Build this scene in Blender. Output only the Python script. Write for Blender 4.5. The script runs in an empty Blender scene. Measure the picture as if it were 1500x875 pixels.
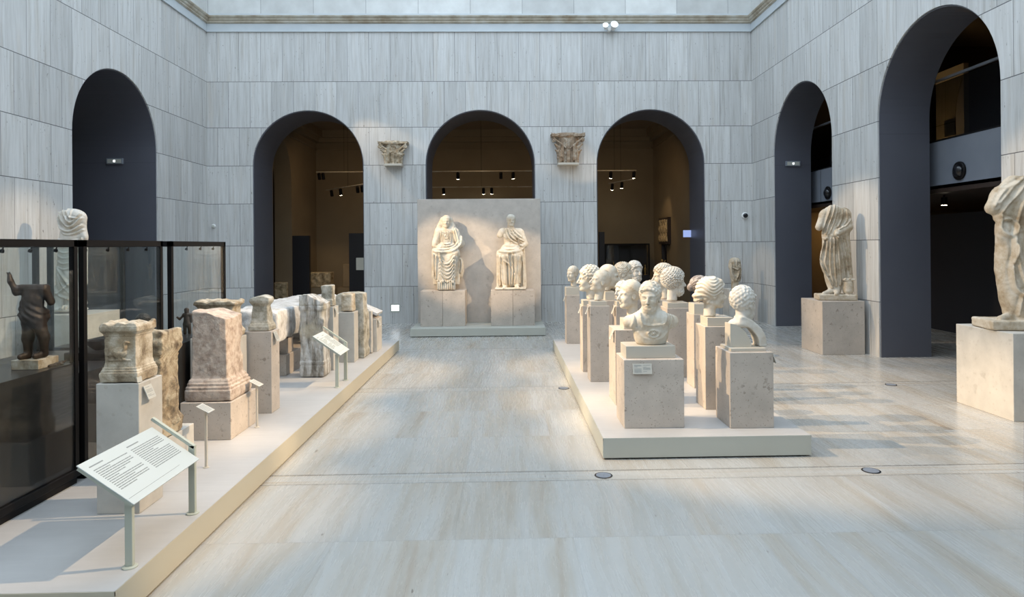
import bpy, bmesh, math, random
import numpy as np
from mathutils import Vector, Matrix

# ------------------------------------------------------------------ camera, light, exposure
SC = bpy.context.scene
COL = SC.collection
F, CX, CY, YAW, ROLL, PIT, EYE = 960.71, 763.47, 358.49, .0237, .0082, .0013, 1.75
_c, _s, _cr, _sr, _cp, _sp = math.cos(YAW), math.sin(YAW), math.cos(ROLL), math.sin(ROLL), math.cos(PIT), math.sin(PIT)
_xh = Vector((_c, -_s, 0)); _zh = Vector((-_s*_sp, -_c*_sp, _cp)); _fw = Vector((_s*_cp, _c*_cp, _sp))
_r = _cr*_xh - _sr*_zh; _u = _sr*_xh + _cr*_zh
cam_data = bpy.data.cameras.new('camera'); cam = bpy.data.objects.new('camera', cam_data); COL.objects.link(cam)
m = Matrix.Identity(4)
for i in range(3):
    m[i][0] = _r[i]; m[i][1] = _u[i]; m[i][2] = -_fw[i]
m[2][3] = EYE
cam.matrix_world = m
cam_data.sensor_fit = 'HORIZONTAL'; cam_data.sensor_width = 36.0
cam_data.lens = F/1500*36; cam_data.shift_x = (750-CX)/1500; cam_data.shift_y = (CY-437.5)/1500
cam_data.clip_start = .05; cam_data.clip_end = 100
SC.camera = cam
vs = SC.view_settings
vs.view_transform = 'Standard'; vs.look = 'None'; vs.gamma = 1; vs.use_curve_mapping = False
vs.exposure = 0.22
try:
    SC.cycles.max_bounces = 7; SC.cycles.diffuse_bounces = 4; SC.cycles.transparent_max_bounces = 16
    SC.cycles.caustics_reflective = False; SC.cycles.caustics_refractive = False
    SC.cycles.sample_clamp_indirect = 4.0
    SC.cycles.use_denoising = True
except Exception:
    pass
world = bpy.data.worlds.new('sky'); SC.world = world; world.use_nodes = True
world.node_tree.nodes['Background'].inputs[0].default_value = (.62, .78, 1, 1)
world.node_tree.nodes['Background'].inputs[1].default_value = .6

def lamp(name, kind, loc, energy, color, target=None, **kw):
    d = bpy.data.lights.new(name, kind); d.energy = energy; d.color = color
    for k, v in kw.items(): setattr(d, k, v)
    o = bpy.data.objects.new(name, d); COL.objects.link(o); o.location = loc
    if target is not None:
        o.rotation_euler = (Vector(target)-Vector(loc)).to_track_quat('-Z', 'Y').to_euler()
    return o
def at(px, py, Y):
    """point of the room seen at a place of the photograph, at depth Y"""
    u, v = px-CX, py-CY; a_, b_ = _cr*u-_sr*v, _sr*u+_cr*v
    d = Vector((a_/F*_c+_s*(_cp+_sp*b_/F), -a_/F*_s+_c*(_cp+_sp*b_/F), _sp-_cp*b_/F))
    return Vector((0, 0, EYE))+d*(Y/d.y)
XL, XR, YB, YF = -6.697, 5.677, 14.92, -5.0     # atrium walls
TOP = 11.5
# daylight through the glass roof of the courtyard
lamp('skylight_daylight', 'AREA', ((XL+XR)/2, (YB+YF)/2, TOP-.1), 1350, (.74, .87, 1.0), (((XL+XR)/2, (YB+YF)/2, 0)),
     shape='RECTANGLE', size=XR-XL-.4, size_y=YB-YF-.4)
# added fill light high behind the viewer, no window there; brightens upright faces
lamp('rear_fill_light', 'AREA', ((XL+XR)/2, YF+.15, 9.0), 300, (.74, .87, 1.0), ((XL+XR)/2, 14, 2.0), shape='RECTANGLE', size=11.5, size_y=3.6)
WARM = (1.0, .74, .47)
# warm spotlights standing on the cornices of the two long walls and of the end wall
def spot(name, loc, tgt, e, ang, blend=.5, col=WARM, r=.04):
    return lamp(name, 'SPOT', loc, e, col, tgt, spot_size=math.radians(ang), spot_blend=blend, shadow_soft_size=r)
zc = 7.15
for nm, loc, tgt, e, ang in (
    ('spot_busts_front', (XL+.3, 5.9, zc), (1.6, 5.9, .9), 1500, 20),
    ('spot_busts_middle', (XL+.3, 7.6, zc), (1.6, 7.4, .9), 1500, 22),
    ('spot_busts_rear', (XL+.3, 9.6, zc), (1.5, 9.4, .9), 1300, 22),
    ('spot_altars_front', (XR-.3, 4.6, zc), (-2.4, 4.4, .8), 1600, 20),
    ('spot_altars_middle', (XR-.3, 6.4, zc), (-2.5, 6.4, .8), 1600, 20),
    ('spot_altars_rear', (XR-.3, 9.0, zc), (-2.5, 9.0, .8), 1800, 24),
    ('spot_veiled_statue', (XR-.3, 12.6, zc), (-6.0, 9.3, 1.4), 1300, 13),
    ('spot_toga_rear', (XL+.3, 12.5, zc), (5.3, 10.4, 1.6), 1500, 12),
    ('spot_toga_near', (XL+.3, 8.6, zc), (5.3, 6.7, 2.0), 1300, 11),
    ('spot_corner_statue', (XL+.3, 12.2, zc), (5.05, 14.3, 1.1), 500, 8),
    ('spot_seated_woman', (XL+.4, 8.6, 5.4), (-.95, 13.3, 1.45), 1250, 15),
    ('spot_seated_emperor', (XR-.3, 8.6, 4.6), (.15, 13.3, 1.25), 750, 14),
    ('spot_seated_low', (XL+.4, 10.0, 5.6), (-.1, 13.4, 1.5), 420, 12),
    ('spot_capital_pale', (-4.6, 13.9, 5.6), (-2.5, 14.9, 3.75), 60, 28),
    ('spot_capital_brown', (3.3, 13.9, 2.6), (1.45, 14.9, 3.75), 30, 28)):
    spot(nm, loc, tgt, e*(2.7 if 'busts' in nm else 1.9 if 'altars' in nm else 2.0), ang)

# ------------------------------------------------------------------ objects
def tag(o, label=None, cat=None, group=None, kind=None):
    if label: o['label'] = label
    if cat: o['category'] = cat
    if group: o['group'] = group
    if kind: o['kind'] = kind
    return o
def empty(name, loc=(0, 0, 0), rz=0, label=None, cat=None, group=None):
    o = bpy.data.objects.new(name, None); COL.objects.link(o)
    o.location = loc; o.rotation_euler = (0, 0, rz); o.empty_display_size = .1
    return tag(o, label, cat, group)
def mesh_obj(name, verts, faces, mats, parent=None, loc=(0, 0, 0), rot=(0, 0, 0), smooth=False, mat_idx=None):
    me = bpy.data.meshes.new(name); me.from_pydata([tuple(v) for v in verts], [], [tuple(f) for f in faces])
    if not isinstance(mats, (list, tuple)): mats = [mats]
    for mt in mats: me.materials.append(mt)
    if mat_idx: me.polygons.foreach_set('material_index', mat_idx)
    if smooth: me.polygons.foreach_set('use_smooth', [True]*len(me.polygons))
    me.update()
    o = bpy.data.objects.new(name, me); COL.objects.link(o)
    o.location = loc; o.rotation_euler = rot
    if parent is not None: o.parent = parent
    return o
class MB:
    """collects shapes into one mesh"""
    def __init__(s): s.v = []; s.f = []; s.mi = []
    def add(s, vs_, fs, mi=0, M=None):
        n = len(s.v)
        s.v += [tuple(M @ Vector(v)) if M else tuple(v) for v in vs_]
        s.f += [tuple(n+i for i in f) for f in fs]; s.mi += [mi]*len(fs); return s
    def box(s, a, b, mi=0, M=None, bev=0):
        (x0, y0, z0), (x1, y1, z1) = a, b
        if x0 > x1: x0, x1 = x1, x0
        if y0 > y1: y0, y1 = y1, y0
        if z0 > z1: z0, z1 = z1, z0
        if bev:
            bm = bmesh.new(); bmesh.ops.create_cube(bm, size=1)
            for v in bm.verts: v.co = Vector(((v.co.x+.5)*(x1-x0)+x0, (v.co.y+.5)*(y1-y0)+y0, (v.co.z+.5)*(z1-z0)+z0))
            bmesh.ops.bevel(bm, geom=bm.edges[:], offset=bev, segments=1, affect='EDGES')
            bm.verts.index_update()
            s.add([v.co[:] for v in bm.verts], [[v.index for v in f.verts] for f in bm.faces], mi, M); bm.free(); return s
        vs_ = [(x, y, z) for z in (z0, z1) for y in (y0, y1) for x in (x0, x1)]
        return s.add(vs_, [(0, 2, 3, 1), (4, 5, 7, 6), (0, 1, 5, 4), (2, 6, 7, 3), (0, 4, 6, 2), (1, 3, 7, 5)], mi, M)
    def lathe(s, prof, seg=24, mi=0, M=None, c=(0, 0, 0)):
        vs_ = [(c[0]+r*math.cos(2*math.pi*k/seg), c[1]+r*math.sin(2*math.pi*k/seg), c[2]+z) for r, z in prof for k in range(seg)]
        fs = [(i*seg+k, i*seg+(k+1) % seg, (i+1)*seg+(k+1) % seg, (i+1)*seg+k) for i in range(len(prof)-1) for k in range(seg)]
        fs += [tuple(range(seg))[::-1], tuple((len(prof)-1)*seg+k for k in range(seg))]
        return s.add(vs_, fs, mi, M)
    def rod(s, a, b, r, seg=12, mi=0, r2=None):
        a = Vector(a); b = Vector(b); q = (b-a).to_track_quat('Z', 'Y').to_matrix().to_4x4()
        return s.lathe([(r, 0), (r if r2 is None else r2, (b-a).length)], seg, mi, Matrix.Translation(a) @ q)
    def prism(s, pts, h0, h1, axis='z', mi=0, M=None):
        n = len(pts)
        def P(p, h): return {'z': (p[0], p[1], h), 'y': (p[0], h, p[1]), 'x': (h, p[0], p[1])}[axis]
        vs_ = [P(p, h0) for p in pts]+[P(p, h1) for p in pts]
        fs = [tuple(range(n))[::-1], tuple(range(n, 2*n))]+[(k, (k+1) % n, n+(k+1) % n, n+k) for k in range(n)]
        return s.add(vs_, fs, mi, M)
    def build(s, name, mats, parent=None, loc=(0, 0, 0), rot=(0, 0, 0), smooth=False, auto=False):
        o = mesh_obj(name, s.v, s.f, mats, parent, loc, rot, smooth, s.mi)
        bm = bmesh.new(); bm.from_mesh(o.data); bmesh.ops.recalc_face_normals(bm, faces=bm.faces[:]); bm.to_mesh(o.data); bm.free()
        if auto:
            o.data.polygons.foreach_set('use_smooth', [True]*len(o.data.polygons))
            o.data.set_sharp_from_angle(angle=math.radians(35))
        return o

# ------------------------------------------------------------------ materials
class N:
    """arithmetic on node sockets"""
    t = None
    def __init__(s, k): s.k = k
    @staticmethod
    def put(inp, v):
        if isinstance(v, N): N.t.links.new(v.k, inp)
        else: inp.default_value = v
    @staticmethod
    def m(op, *a):
        n = N.t.nodes.new('ShaderNodeMath'); n.operation = op
        for i, v in enumerate(a): N.put(n.inputs[i], v)
        return N(n.outputs[0])
    def __add__(s, o): return N.m('ADD', s, o)
    __radd__ = __add__
    def __sub__(s, o): return N.m('SUBTRACT', s, o)
    def __rsub__(s, o): return N.m('SUBTRACT', o, s)
    def __mul__(s, o): return N.m('MULTIPLY', s, o)
    __rmul__ = __mul__
    def __truediv__(s, o): return N.m('DIVIDE', s, o)
    def __gt__(s, o): return N.m('GREATER_THAN', s, o)
    def __lt__(s, o): return N.m('LESS_THAN', s, o)
    def floor(s): return N.m('FLOOR', s)
    def fract(s): return N.m('FRACT', s)
    def abs(s): return N.m('ABSOLUTE', s)
def mod(a, b): return N.m('FLOORED_MODULO', a, b)
def xyz(v):
    n = N.t.nodes.new('ShaderNodeSeparateXYZ'); N.t.links.new(v.k, n.inputs[0]); return [N(o) for o in n.outputs]
def vec(x, y, z):
    n = N.t.nodes.new('ShaderNodeCombineXYZ')
    for i, v in enumerate((x, y, z)): N.put(n.inputs[i], v)
    return N(n.outputs[0])
def pos(): return N(N.t.nodes.new('ShaderNodeNewGeometry').outputs['Position'])
def objco(): return N(N.t.nodes.new('ShaderNodeTexCoord').outputs['Object'])
def objrnd(): return N(N.t.nodes.new('ShaderNodeObjectInfo').outputs['Random'])
def noise(v, scale, detail=4, rough=.55, dist=0):
    n = N.t.nodes.new('ShaderNodeTexNoise'); N.put(n.inputs['Vector'], v); n.inputs['Scale'].default_value = scale
    n.inputs['Detail'].default_value = detail; n.inputs['Roughness'].default_value = rough; n.inputs['Distortion'].default_value = dist
    return N(n.outputs[0])
def voro(v, scale, out='Distance', feature='F1', rnd=1):
    n = N.t.nodes.new('ShaderNodeTexVoronoi'); n.feature = feature; N.put(n.inputs['Vector'], v)
    n.inputs['Scale'].default_value = scale; n.inputs['Randomness'].default_value = rnd
    return N(n.outputs[out])
def white(v):
    n = N.t.nodes.new('ShaderNodeTexWhiteNoise'); N.put(n.inputs['Vector'], v); return N(n.outputs[0])
def rng(v, a, b, c=0., d=1.):
    n = N.t.nodes.new('ShaderNodeMapRange'); n.clamp = True
    for i, q in enumerate((v, a, b, c, d)): N.put(n.inputs[i], q)
    return N(n.outputs[0])
def mixc(f, a, b):
    n = N.t.nodes.new('ShaderNodeMix'); n.data_type = 'RGBA'; N.put(n.inputs[0], f)
    for i, v in ((6, a), (7, b)):
        if isinstance(v, N): N.put(n.inputs[i], v)
        else: n.inputs[i].default_value = (*v, 1)
    return N(n.outputs[2])
def ramp(f, *stops):
    n = N.t.nodes.new('ShaderNodeValToRGB'); N.put(n.inputs[0], f); e = n.color_ramp.elements
    while len(e) < len(stops): e.new(.5)
    for q, (p, c) in zip(e, stops): q.position = p; q.color = (*c, 1)
    return N(n.outputs[0])
def scalec(c, f):
    n = N.t.nodes.new('ShaderNodeVectorMath'); n.operation = 'SCALE'; N.put(n.inputs[0], c); N.put(n.inputs['Scale'], f)
    return N(n.outputs[0])
def mat(name, color=(.5, .5, .5), rough=.6, metal=0, bump=None, bstr=.3, bdist=.01, fn=None, spec=None, emis=None, estr=0):
    mt = bpy.data.materials.new(name); mt.use_nodes = True; N.t = mt.node_tree
    b = mt.node_tree.nodes['Principled BSDF']
    if fn:
        r = fn(); color = r.get('color', color); rough = r.get('rough', rough); bump = r.get('bump', None)
    if isinstance(color, N): N.put(b.inputs['Base Color'], color)
    else: b.inputs['Base Color'].default_value = (*color, 1)
    N.put(b.inputs['Roughness'], rough); b.inputs['Metallic'].default_value = metal
    if spec is not None: b.inputs['Specular IOR Level'].default_value = spec
    if emis: b.inputs['Emission Color'].default_value = (*emis, 1); b.inputs['Emission Strength'].default_value = estr
    if bump is not None:
        n = mt.node_tree.nodes.new('ShaderNodeBump'); n.inputs['Strength'].default_value = bstr; n.inputs['Distance'].default_value = bdist
        N.put(n.inputs['Height'], bump); mt.node_tree.links.new(n.outputs[0], b.inputs['Normal'])
    return mt
def line(d, w): return rng(d, w*.5, w, 1, 0)       # 1 on the line, 0 off it
COURSES = (.843, 1.79, 2.736, 3.594, 4.453, 5.49)
def wall_fn(axis):
    def fn():
        x, y, z = xyz(pos()); u = x if axis == 'x' else y
        off = 0.157 if axis == 'x' else 0.1
        i = None; seam = None
        for zk in COURSES:
            g = z > zk; i = g if i is None else i+g
            l = line((z-zk).abs(), .007); seam = l if seam is None else N.m('MAXIMUM', seam, l)
        q = (u+off+mod(i, 2.)*.2425)/.485
        j = q.floor(); fr = q.fract()
        jd = N.m('MINIMUM', fr, 1-fr)*.485
        seam = N.m('MAXIMUM', seam, line(jd, .0055)*.75)
        r = white(vec(i, j, .5)); r2 = white(vec(j, i, 7.5))
        wob = noise(vec(u*1.5, z*1.5, r*30), 1, 2)*.05
        s1 = noise(vec((u+wob)*22+r*60, z*.9+r2*9, r*40), 1, 5, .65)
        s2 = noise(vec((u+wob)*95, z*2.2+r*20, r2*40), 1, 4, .6)
        tone = ramp(s1, (.24, (.40, .385, .35)), (.42, (.545, .54, .52)), (.58, (.62, .62, .605)), (.8, (.68, .68, .67)))
        c = scalec(tone, (.85+r*.17)+(s2-.5)*.24)
        warm = rng(noise(vec((u+wob)*7+r2*50, z*.5, r*9), 1, 3), .55, .75)
        c = mixc(warm*.35, c, (.50, .44, .36))
        pit = rng(noise(vec(u*40, z*14+r*30, r*10), 1, 3, .5), .66, .72)*rng(noise(vec(u*5, z*3, r2*20), 1, 2), .46, .58)
        c = mixc(pit*.7, c, (.14, .12, .10))
        c = mixc(seam*.9, c, (.05, .05, .055))
        return dict(color=c, rough=.55, bump=s2*.25+s1*.3-seam*1.5-pit)
    return fn
M_wall_x = mat('travertine_wall_end', fn=wall_fn('x'), bstr=.25)
M_wall_y = mat('travertine_wall_side', fn=wall_fn('y'), bstr=.25)
def floor_fn():
    x, y, z = xyz(pos())
    f = mod(y-4.864, 3.045); strip = f < .205
    row = ((y-4.864)/3.045).floor()*4+((f-.205)/.9467).floor()
    d1 = N.m('MINIMUM', f, (f-.205).abs()); l1 = line(d1, .011)
    fr = mod(f-.205, .9467); l2 = line(N.m('MINIMUM', fr, .9467-fr), .004)*(1-strip)
    q = (x+.32+mod(row, 2.)*.71)/1.42; col = q.floor(); qf = q.fract(); l3 = line(N.m('MINIMUM', qf, 1-qf)*1.42, .005)*(1-strip)
    r = white(vec(row, col, 2.5))
    wob = noise(vec(x*.9, y*.5, r*20), 1, 2)*.22
    a = noise(vec((x+wob)*4.6+r*50, y*.32+r*20, r*9), 1, 5, .62)
    b = noise(vec((x+wob)*32+r*10, y*2.2, r*30), 1, 4, .65)
    s = noise(vec(x*.9, y*40, 3.), 1, 4)
    a = a*(1-strip)+s*strip
    c = ramp(a, (.24, (.33, .265, .20)), (.38, (.405, .37, .315)), (.52, (.44, .425, .39)), (.75, (.465, .462, .44)))
    c = scalec(c, .92+r*.09+(b-.5)*.11)
    pit = rng(noise(vec(x*26, y*7+r*30, 1.), 1, 3, .5), .70, .74)*rng(noise(vec(x*3.1, y*2, r*20), 1, 2), .50, .6)
    c = mixc(pit*.75, c, (.12, .095, .075))
    c = mixc(N.m('MAXIMUM', l1*.8, N.m('MAXIMUM', l2*.28, l3*.14)), c, (.10, .09, .08))
    return dict(color=c, rough=rng(b, .3, .7, .20, .34), bump=b*.2-pit-l1)
M_floor = mat('travertine_floor', fn=floor_fn, bstr=.06, spec=.55)
def upper_fn():
    x, y, z = xyz(pos()); u = x+y
    q = u/1.18+(((z-6.98)/.62).floor())*.5; r = white(vec(q.floor(), ((z-6.98)/.62).floor(), 1.)); f = q.fract()
    l = N.m('MAXIMUM', line(N.m('MINIMUM', f, 1-f)*1.18, .008), line(mod(z-6.98, .62), .008))
    n = noise(pos(), 2.2, 6); c = scalec(ramp(n, (.3, (.55, .55, .53)), (.7, (.70, .71, .69))), .85+r*.25)
    return dict(color=mixc(l*.6, c, (.15, .15, .15)), rough=.7, bump=n)
M_upper = mat('upper_wall_stone', fn=upper_fn)
M_frieze = mat('painted_frieze', fn=lambda: dict(color=scalec(ramp(noise(pos(), 3, 4), (.3, (.50, .545, .57)), (.7, (.56, .60, .62))), 1.0), rough=.6))
M_mould = mat('cornice_stone', fn=lambda: dict(color=ramp(noise(pos(), 4, 5), (.3, (.33, .27, .19)), (.55, (.50, .46, .38)), (.75, (.58, .57, .52))), rough=.65))
def lining_fn():
    n = noise(pos(), .6, 3); x, y, z = xyz(pos())
    l = line((z-3.4).abs(), .004)
    return dict(color=mixc(l*.5, ramp(n, (.3, (.085, .088, .108)), (.7, (.105, .108, .128))), (.03, .03, .035)), rough=.42)
M_lining = mat('blue_grey_metal_lining', fn=lining_fn)
M_band = mat('grey_blue_panel', fn=lambda: dict(color=ramp(noise(pos(), 1.2, 3), (.3, (.17, .19, .225)), (.7, (.21, .23, .265))), rough=.45))
M_edge = mat('pale_edge', (.62, .62, .60), .5)
def speck_fn(base, dark, amt=.5, sc=38.):
    def fn():
        p = objco(); r = objrnd(); p2 = N.t.nodes.new('ShaderNodeVectorMath'); p2.operation = 'ADD'
        N.put(p2.inputs[0], p); N.put(p2.inputs[1], vec(r*37, r*11, r*23)); q = N(p2.outputs[0])
        n = noise(q, 5, 6, .6); v = voro(q, sc); w = noise(q, sc*.55, 3)
        c = scalec(ramp(n, (.3, tuple(k*.86 for k in base)), (.7, tuple(min(1, k*1.08) for k in base))), .93+r*.12)
        sp = rng(v, .18, .30, 1, 0)*rng(w, .48, .6)
        sp2 = rng(noise(q, sc*.35, 2), .62, .68)*rng(noise(q, 9., 2), .45, .6)
        c = mixc(sp*amt, c, dark); c = mixc(sp2*amt*.8, c, tuple(k*.7 for k in dark))
        return dict(color=c, rough=.6, bump=w*.4-sp-sp2)
    return fn
M_ped = mat('fossil_limestone', fn=speck_fn((.50, .44, .38), (.25, .19, .14), .7, 52.), bstr=.12)
M_ped2 = mat('smooth_limestone', fn=speck_fn((.55, .52, .465), (.40, .35, .29), .35, 22), bstr=.08)
M_screenstone = mat('mottled_limestone_slab', fn=speck_fn((.50, .455, .405), (.42, .36, .31), .45, 16), bstr=.08)
def ptop_fn():
    x, y, z = xyz(pos())
    n = noise(vec(x*1.5, y*1.5, z), 1, 5, .6); s = noise(vec(x*3, y*22, 0.), 1, 4)
    r = mod(y-4.3, 1.25); l = line(N.m('MINIMUM', r, 1.25-r), .004)
    c = scalec(ramp(n, (.3, (.43, .415, .395)), (.7, (.50, .485, .465))), .92+s*.16)
    return dict(color=mixc(l*.35, c, (.3, .28, .26)), rough=.42, bump=s)
M_ptop = mat('platform_stone_top', fn=ptop_fn, bstr=.04)
M_fascia = mat('cream_painted_fascia', (.48, .44, .34), .45)
M_fascia2 = mat('grey_green_fascia', (.46, .465, .41), .45)
M_black = mat('black_metal', (.008, .007, .007), .45, spec=.15)
M_blackg = mat('dark_gloss_base', (.016, .011, .010), .10, spec=.8)
M_deck = mat('dark_display_deck', (.022, .02, .02), .3)
M_cream = mat('cream_lacquer', (.53, .49, .415), .4)
M_green = mat('sage_painted_steel', (.43, .45, .38), .4)
M_paper = mat('label_card', (.50, .49, .44), .5)
M_panelw = mat('panel_face', (.46, .50, .49), .35)
M_ink = mat('grey_print', (.20, .22, .22), .6)
M_whitep = mat('white_plastic', (.8, .8, .78), .4)
M_lens = mat('black_lens', (.008, .008, .01), .12)
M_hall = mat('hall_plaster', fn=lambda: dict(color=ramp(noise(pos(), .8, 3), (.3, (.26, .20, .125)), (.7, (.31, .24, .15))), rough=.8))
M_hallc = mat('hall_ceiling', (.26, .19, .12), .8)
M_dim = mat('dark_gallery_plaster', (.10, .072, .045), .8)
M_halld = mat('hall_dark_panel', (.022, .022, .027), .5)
M_wood = mat('dark_soffit_wood', (.035, .022, .016), .4)
M_glow = mat('lit_lamp_face', (1, .9, .75), .4, emis=(1, .88, .68), estr=22)
M_glowc = mat('lit_cool_lamp', (1, 1, 1), .4, emis=(.9, .95, 1), estr=2.5)
M_screen = mat('lit_screen', (.1, .12, .2), .4, emis=(.35, .45, .8), estr=.8)
def glass(name, tint=(1, 1, 1), refl=1.0):
    mt = bpy.data.materials.new(name); mt.use_nodes = True; t = mt.node_tree; t.nodes.clear()
    o = t.nodes.new('ShaderNodeOutputMaterial'); mx = t.nodes.new('ShaderNodeMixShader'); lw = t.nodes.new('ShaderNodeLayerWeight'); lw.inputs[0].default_value = .5; pw = t.nodes.new('ShaderNodeMath'); pw.operation = 'POWER'; pw.inputs[1].default_value = 5; t.links.new(lw.outputs['Facing'], pw.inputs[0]); fr = t.nodes.new('ShaderNodeMath'); fr.operation = 'MULTIPLY_ADD'; fr.inputs[1].default_value = .94; fr.inputs[2].default_value = .045; t.links.new(pw.outputs[0], fr.inputs[0])
    mm = t.nodes.new('ShaderNodeMath'); mm.operation = 'MULTIPLY'; mm.inputs[1].default_value = refl
    a = t.nodes.new('ShaderNodeBsdfTransparent'); a.inputs[0].default_value = (*tint, 1); g = t.nodes.new('ShaderNodeBsdfGlossy'); g.inputs['Roughness'].default_value = .01
    t.links.new(fr.outputs[0], mm.inputs[0]); t.links.new(mm.outputs[0], mx.inputs[0]); t.links.new(a.outputs[0], mx.inputs[1]); t.links.new(g.outputs[0], mx.inputs[2]); t.links.new(mx.outputs[0], o.inputs[0])
    return mt
M_glass = glass('case_glass', (.972, .98, .976), .8)
M_glassr = glass('railing_glass', (.35, .36, .38), 1.0)
def stone_fn(stops, sc=6., patch=None, streak=False, pit=.5):
    def fn():
        p = objco(); r = objrnd(); a = N.t.nodes.new('ShaderNodeVectorMath'); a.operation = 'ADD'
        N.put(a.inputs[0], p); N.put(a.inputs[1], vec(r*17, r*31, r*5)); q = N(a.outputs[0])
        if streak:
            x, y, z = xyz(q); q1 = vec(x*3, y*3, z*.6)
        else: q1 = q
        n = noise(q1, sc, 7, .65, .3); f = noise(q, sc*9, 4, .6)
        c = ramp(n, *stops)
        if patch: c = mixc(rng(noise(q, sc*.6, 4), .52, .66)*.75, c, patch)
        pt = rng(f, .62, .72)
        c = mixc(pt*pit, c, tuple(k*.45 for k in stops[0][1]))
        return dict(color=c, rough=.75, bump=f+n*.5)
    return fn
M_marble = mat('aged_cream_marble', fn=stone_fn([(.30, (.43, .32, .20)), (.42, (.56, .49, .385)), (.60, (.63, .59, .51))], 7, pit=.12), bstr=.15, bdist=.004)
M_marble_w = mat('white_marble', fn=stone_fn([(.27, (.43, .355, .26)), (.42, (.57, .53, .46)), (.62, (.64, .62, .57))], 6, pit=.1), bstr=.12, bdist=.004)
M_toga = mat('weathered_toga_marble', fn=stone_fn([(.33, (.27, .19, .11)), (.45, (.46, .375, .265)), (.60, (.60, .535, .435))], 4.5, pit=.2), bstr=.2, bdist=.004)
M_dkmarble = mat('dark_stained_marble', fn=stone_fn([(.3, (.14, .12, .11)), (.5, (.24, .20, .18)), (.65, (.58, .55, .50))], 9, pit=.3), bstr=.2, bdist=.004)
M_sand = mat('sandy_limestone', fn=stone_fn([(.34, (.20, .15, .095)), (.46, (.40, .325, .225)), (.60, (.60, .53, .42))], 10, (.36, .26, .15), pit=.6), bstr=.5, bdist=.006)
M_ochre = mat('ochre_relief_stone', fn=stone_fn([(.36, (.13, .095, .06)), (.47, (.35, .265, .165)), (.60, (.56, .47, .33))], 10, (.36, .27, .16), pit=.7), bstr=.6, bdist=.008)
M_pink = mat('pinkish_granite', fn=stone_fn([(.34, (.25, .19, .15)), (.47, (.38, .305, .25)), (.62, (.50, .43, .365))], 14, (.52, .43, .36), pit=.45), bstr=.5, bdist=.005)
M_grey = mat('grey_veined_stone', fn=stone_fn([(.34, (.13, .115, .095)), (.45, (.31, .29, .255)), (.56, (.50, .49, .465)), (.70, (.64, .64, .62))], 5, (.42, .38, .29), True, .5), bstr=.4, bdist=.006)
M_palestone = mat('pale_grey_block', fn=stone_fn([(.34, (.34, .325, .295)), (.47, (.50, .49, .47)), (.62, (.62, .62, .61))], 9, pit=.5), bstr=.6, bdist=.01)
M_olive = mat('olive_grey_stone', fn=stone_fn([(.34, (.19, .17, .125)), (.47, (.36, .33, .26)), (.62, (.53, .50, .43))], 10, pit=.5), bstr=.4, bdist=.006)
M_bronze = mat('dark_bronze', fn=lambda: dict(color=ramp(noise(objco(), 12, 5), (.35, (.016, .010, .007)), (.6, (.042, .026, .016))), rough=.5, bump=noise(objco(), 30, 3)), metal=.3, bstr=.2)
M_capb = mat('brown_capital_stone', fn=stone_fn([(.3, (.19, .13, .085)), (.48, (.34, .25, .17)), (.66, (.52, .45, .36))], 9, pit=.6), bstr=.5, bdist=.006)
M_relief = mat('hall_relief_stone', fn=stone_fn([(.3, (.22, .15, .08)), (.5, (.55, .42, .24)), (.66, (.75, .60, .38))], 9, pit=.6))
M_gold = mat('gilded_bronze', (.65, .42, .14), .35, .8)
M_tan = mat('tan_plinth', (.36, .27, .16), .7)
M_red = mat('red_dot', (.5, .03, .02), .4)

# ------------------------------------------------------------------ the room
def arch_pts(c, r, spring, n=36):      # from the floor up over the arch and down again
    return [(c-r, 0)]+[(c-r*math.cos(math.pi*k/n), spring+r*math.sin(math.pi*k/n)) for k in range(n+1)]+[(c+r, 0)]
R_ARCH = 1.243; SPRING = 3.60
def wall_with_arches(name, axis, at_, u0, u1, centres, top, thick, sign, material):
    """a wall facing the room at coordinate at_, solid behind a marble skin; sign = outward direction"""
    pts = [(u0, 0)]
    for c in centres: pts += arch_pts(c, R_ARCH, SPRING)
    pts += [(u1, 0), (u1, top), (u0, top)]
    bm = bmesh.new()
    P = (lambda u, z, d: (u, at_+sign*d, z)) if axis == 'x' else (lambda u, z, d: (at_+sign*d, u, z))
    vf = [bm.verts.new(P(u, z, 0)) for u, z in pts]; vb = [bm.verts.new(P(u, z, thick)) for u, z in pts]
    bm.faces.new(vf); bm.faces.new(vb[::-1])
    n = len(pts)
    for k in range(n): bm.faces.new((vf[k], vf[(k+1) % n], vb[(k+1) % n], vb[k]))
    bmesh.ops.recalc_face_normals(bm, faces=bm.faces[:])
    bmesh.ops.triangulate(bm, faces=[f for f in bm.faces if len(f.verts) > 4])
    me = bpy.data.meshes.new(name); bm.to_mesh(me); bm.free(); me.materials.append(material)
    o = bpy.data.objects.new(name, me); COL.objects.link(o); tag(o, kind='structure')
    return o
def arch_lining(name, axis, at_, c, d0, d1, sign, material, th=.02):
    b = MB(); n = 36
    a = arch_pts(c, R_ARCH-.001, SPRING, n); i = arch_pts(c, R_ARCH-th, SPRING, n)
    P = (lambda u, z, d: (u, at_+sign*d, z)) if axis == 'x' else (lambda u, z, d: (at_+sign*d, u, z))
    for k in range(len(a)-1):
        vs_ = [P(*a[k], d0), P(*a[k+1], d0), P(*i[k+1], d0), P(*i[k], d0), P(*a[k], d1), P(*a[k+1], d1), P(*i[k+1], d1), P(*i[k], d1)]
        b.add(vs_, [(0, 1, 2, 3), (7, 6, 5, 4), (3, 2, 6, 7), (0, 4, 5, 1)])
    o = b.build(name, material); tag(o, kind='structure'); return o
BACK_C = (-4.442, -.560, 3.330); RIGHT_C = (.50+.236, 8.614-3.878, 8.614, 12.497); LEFT_C = (11.556,)
TB, TS, TL = 1.18, .78, 2.2
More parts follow.
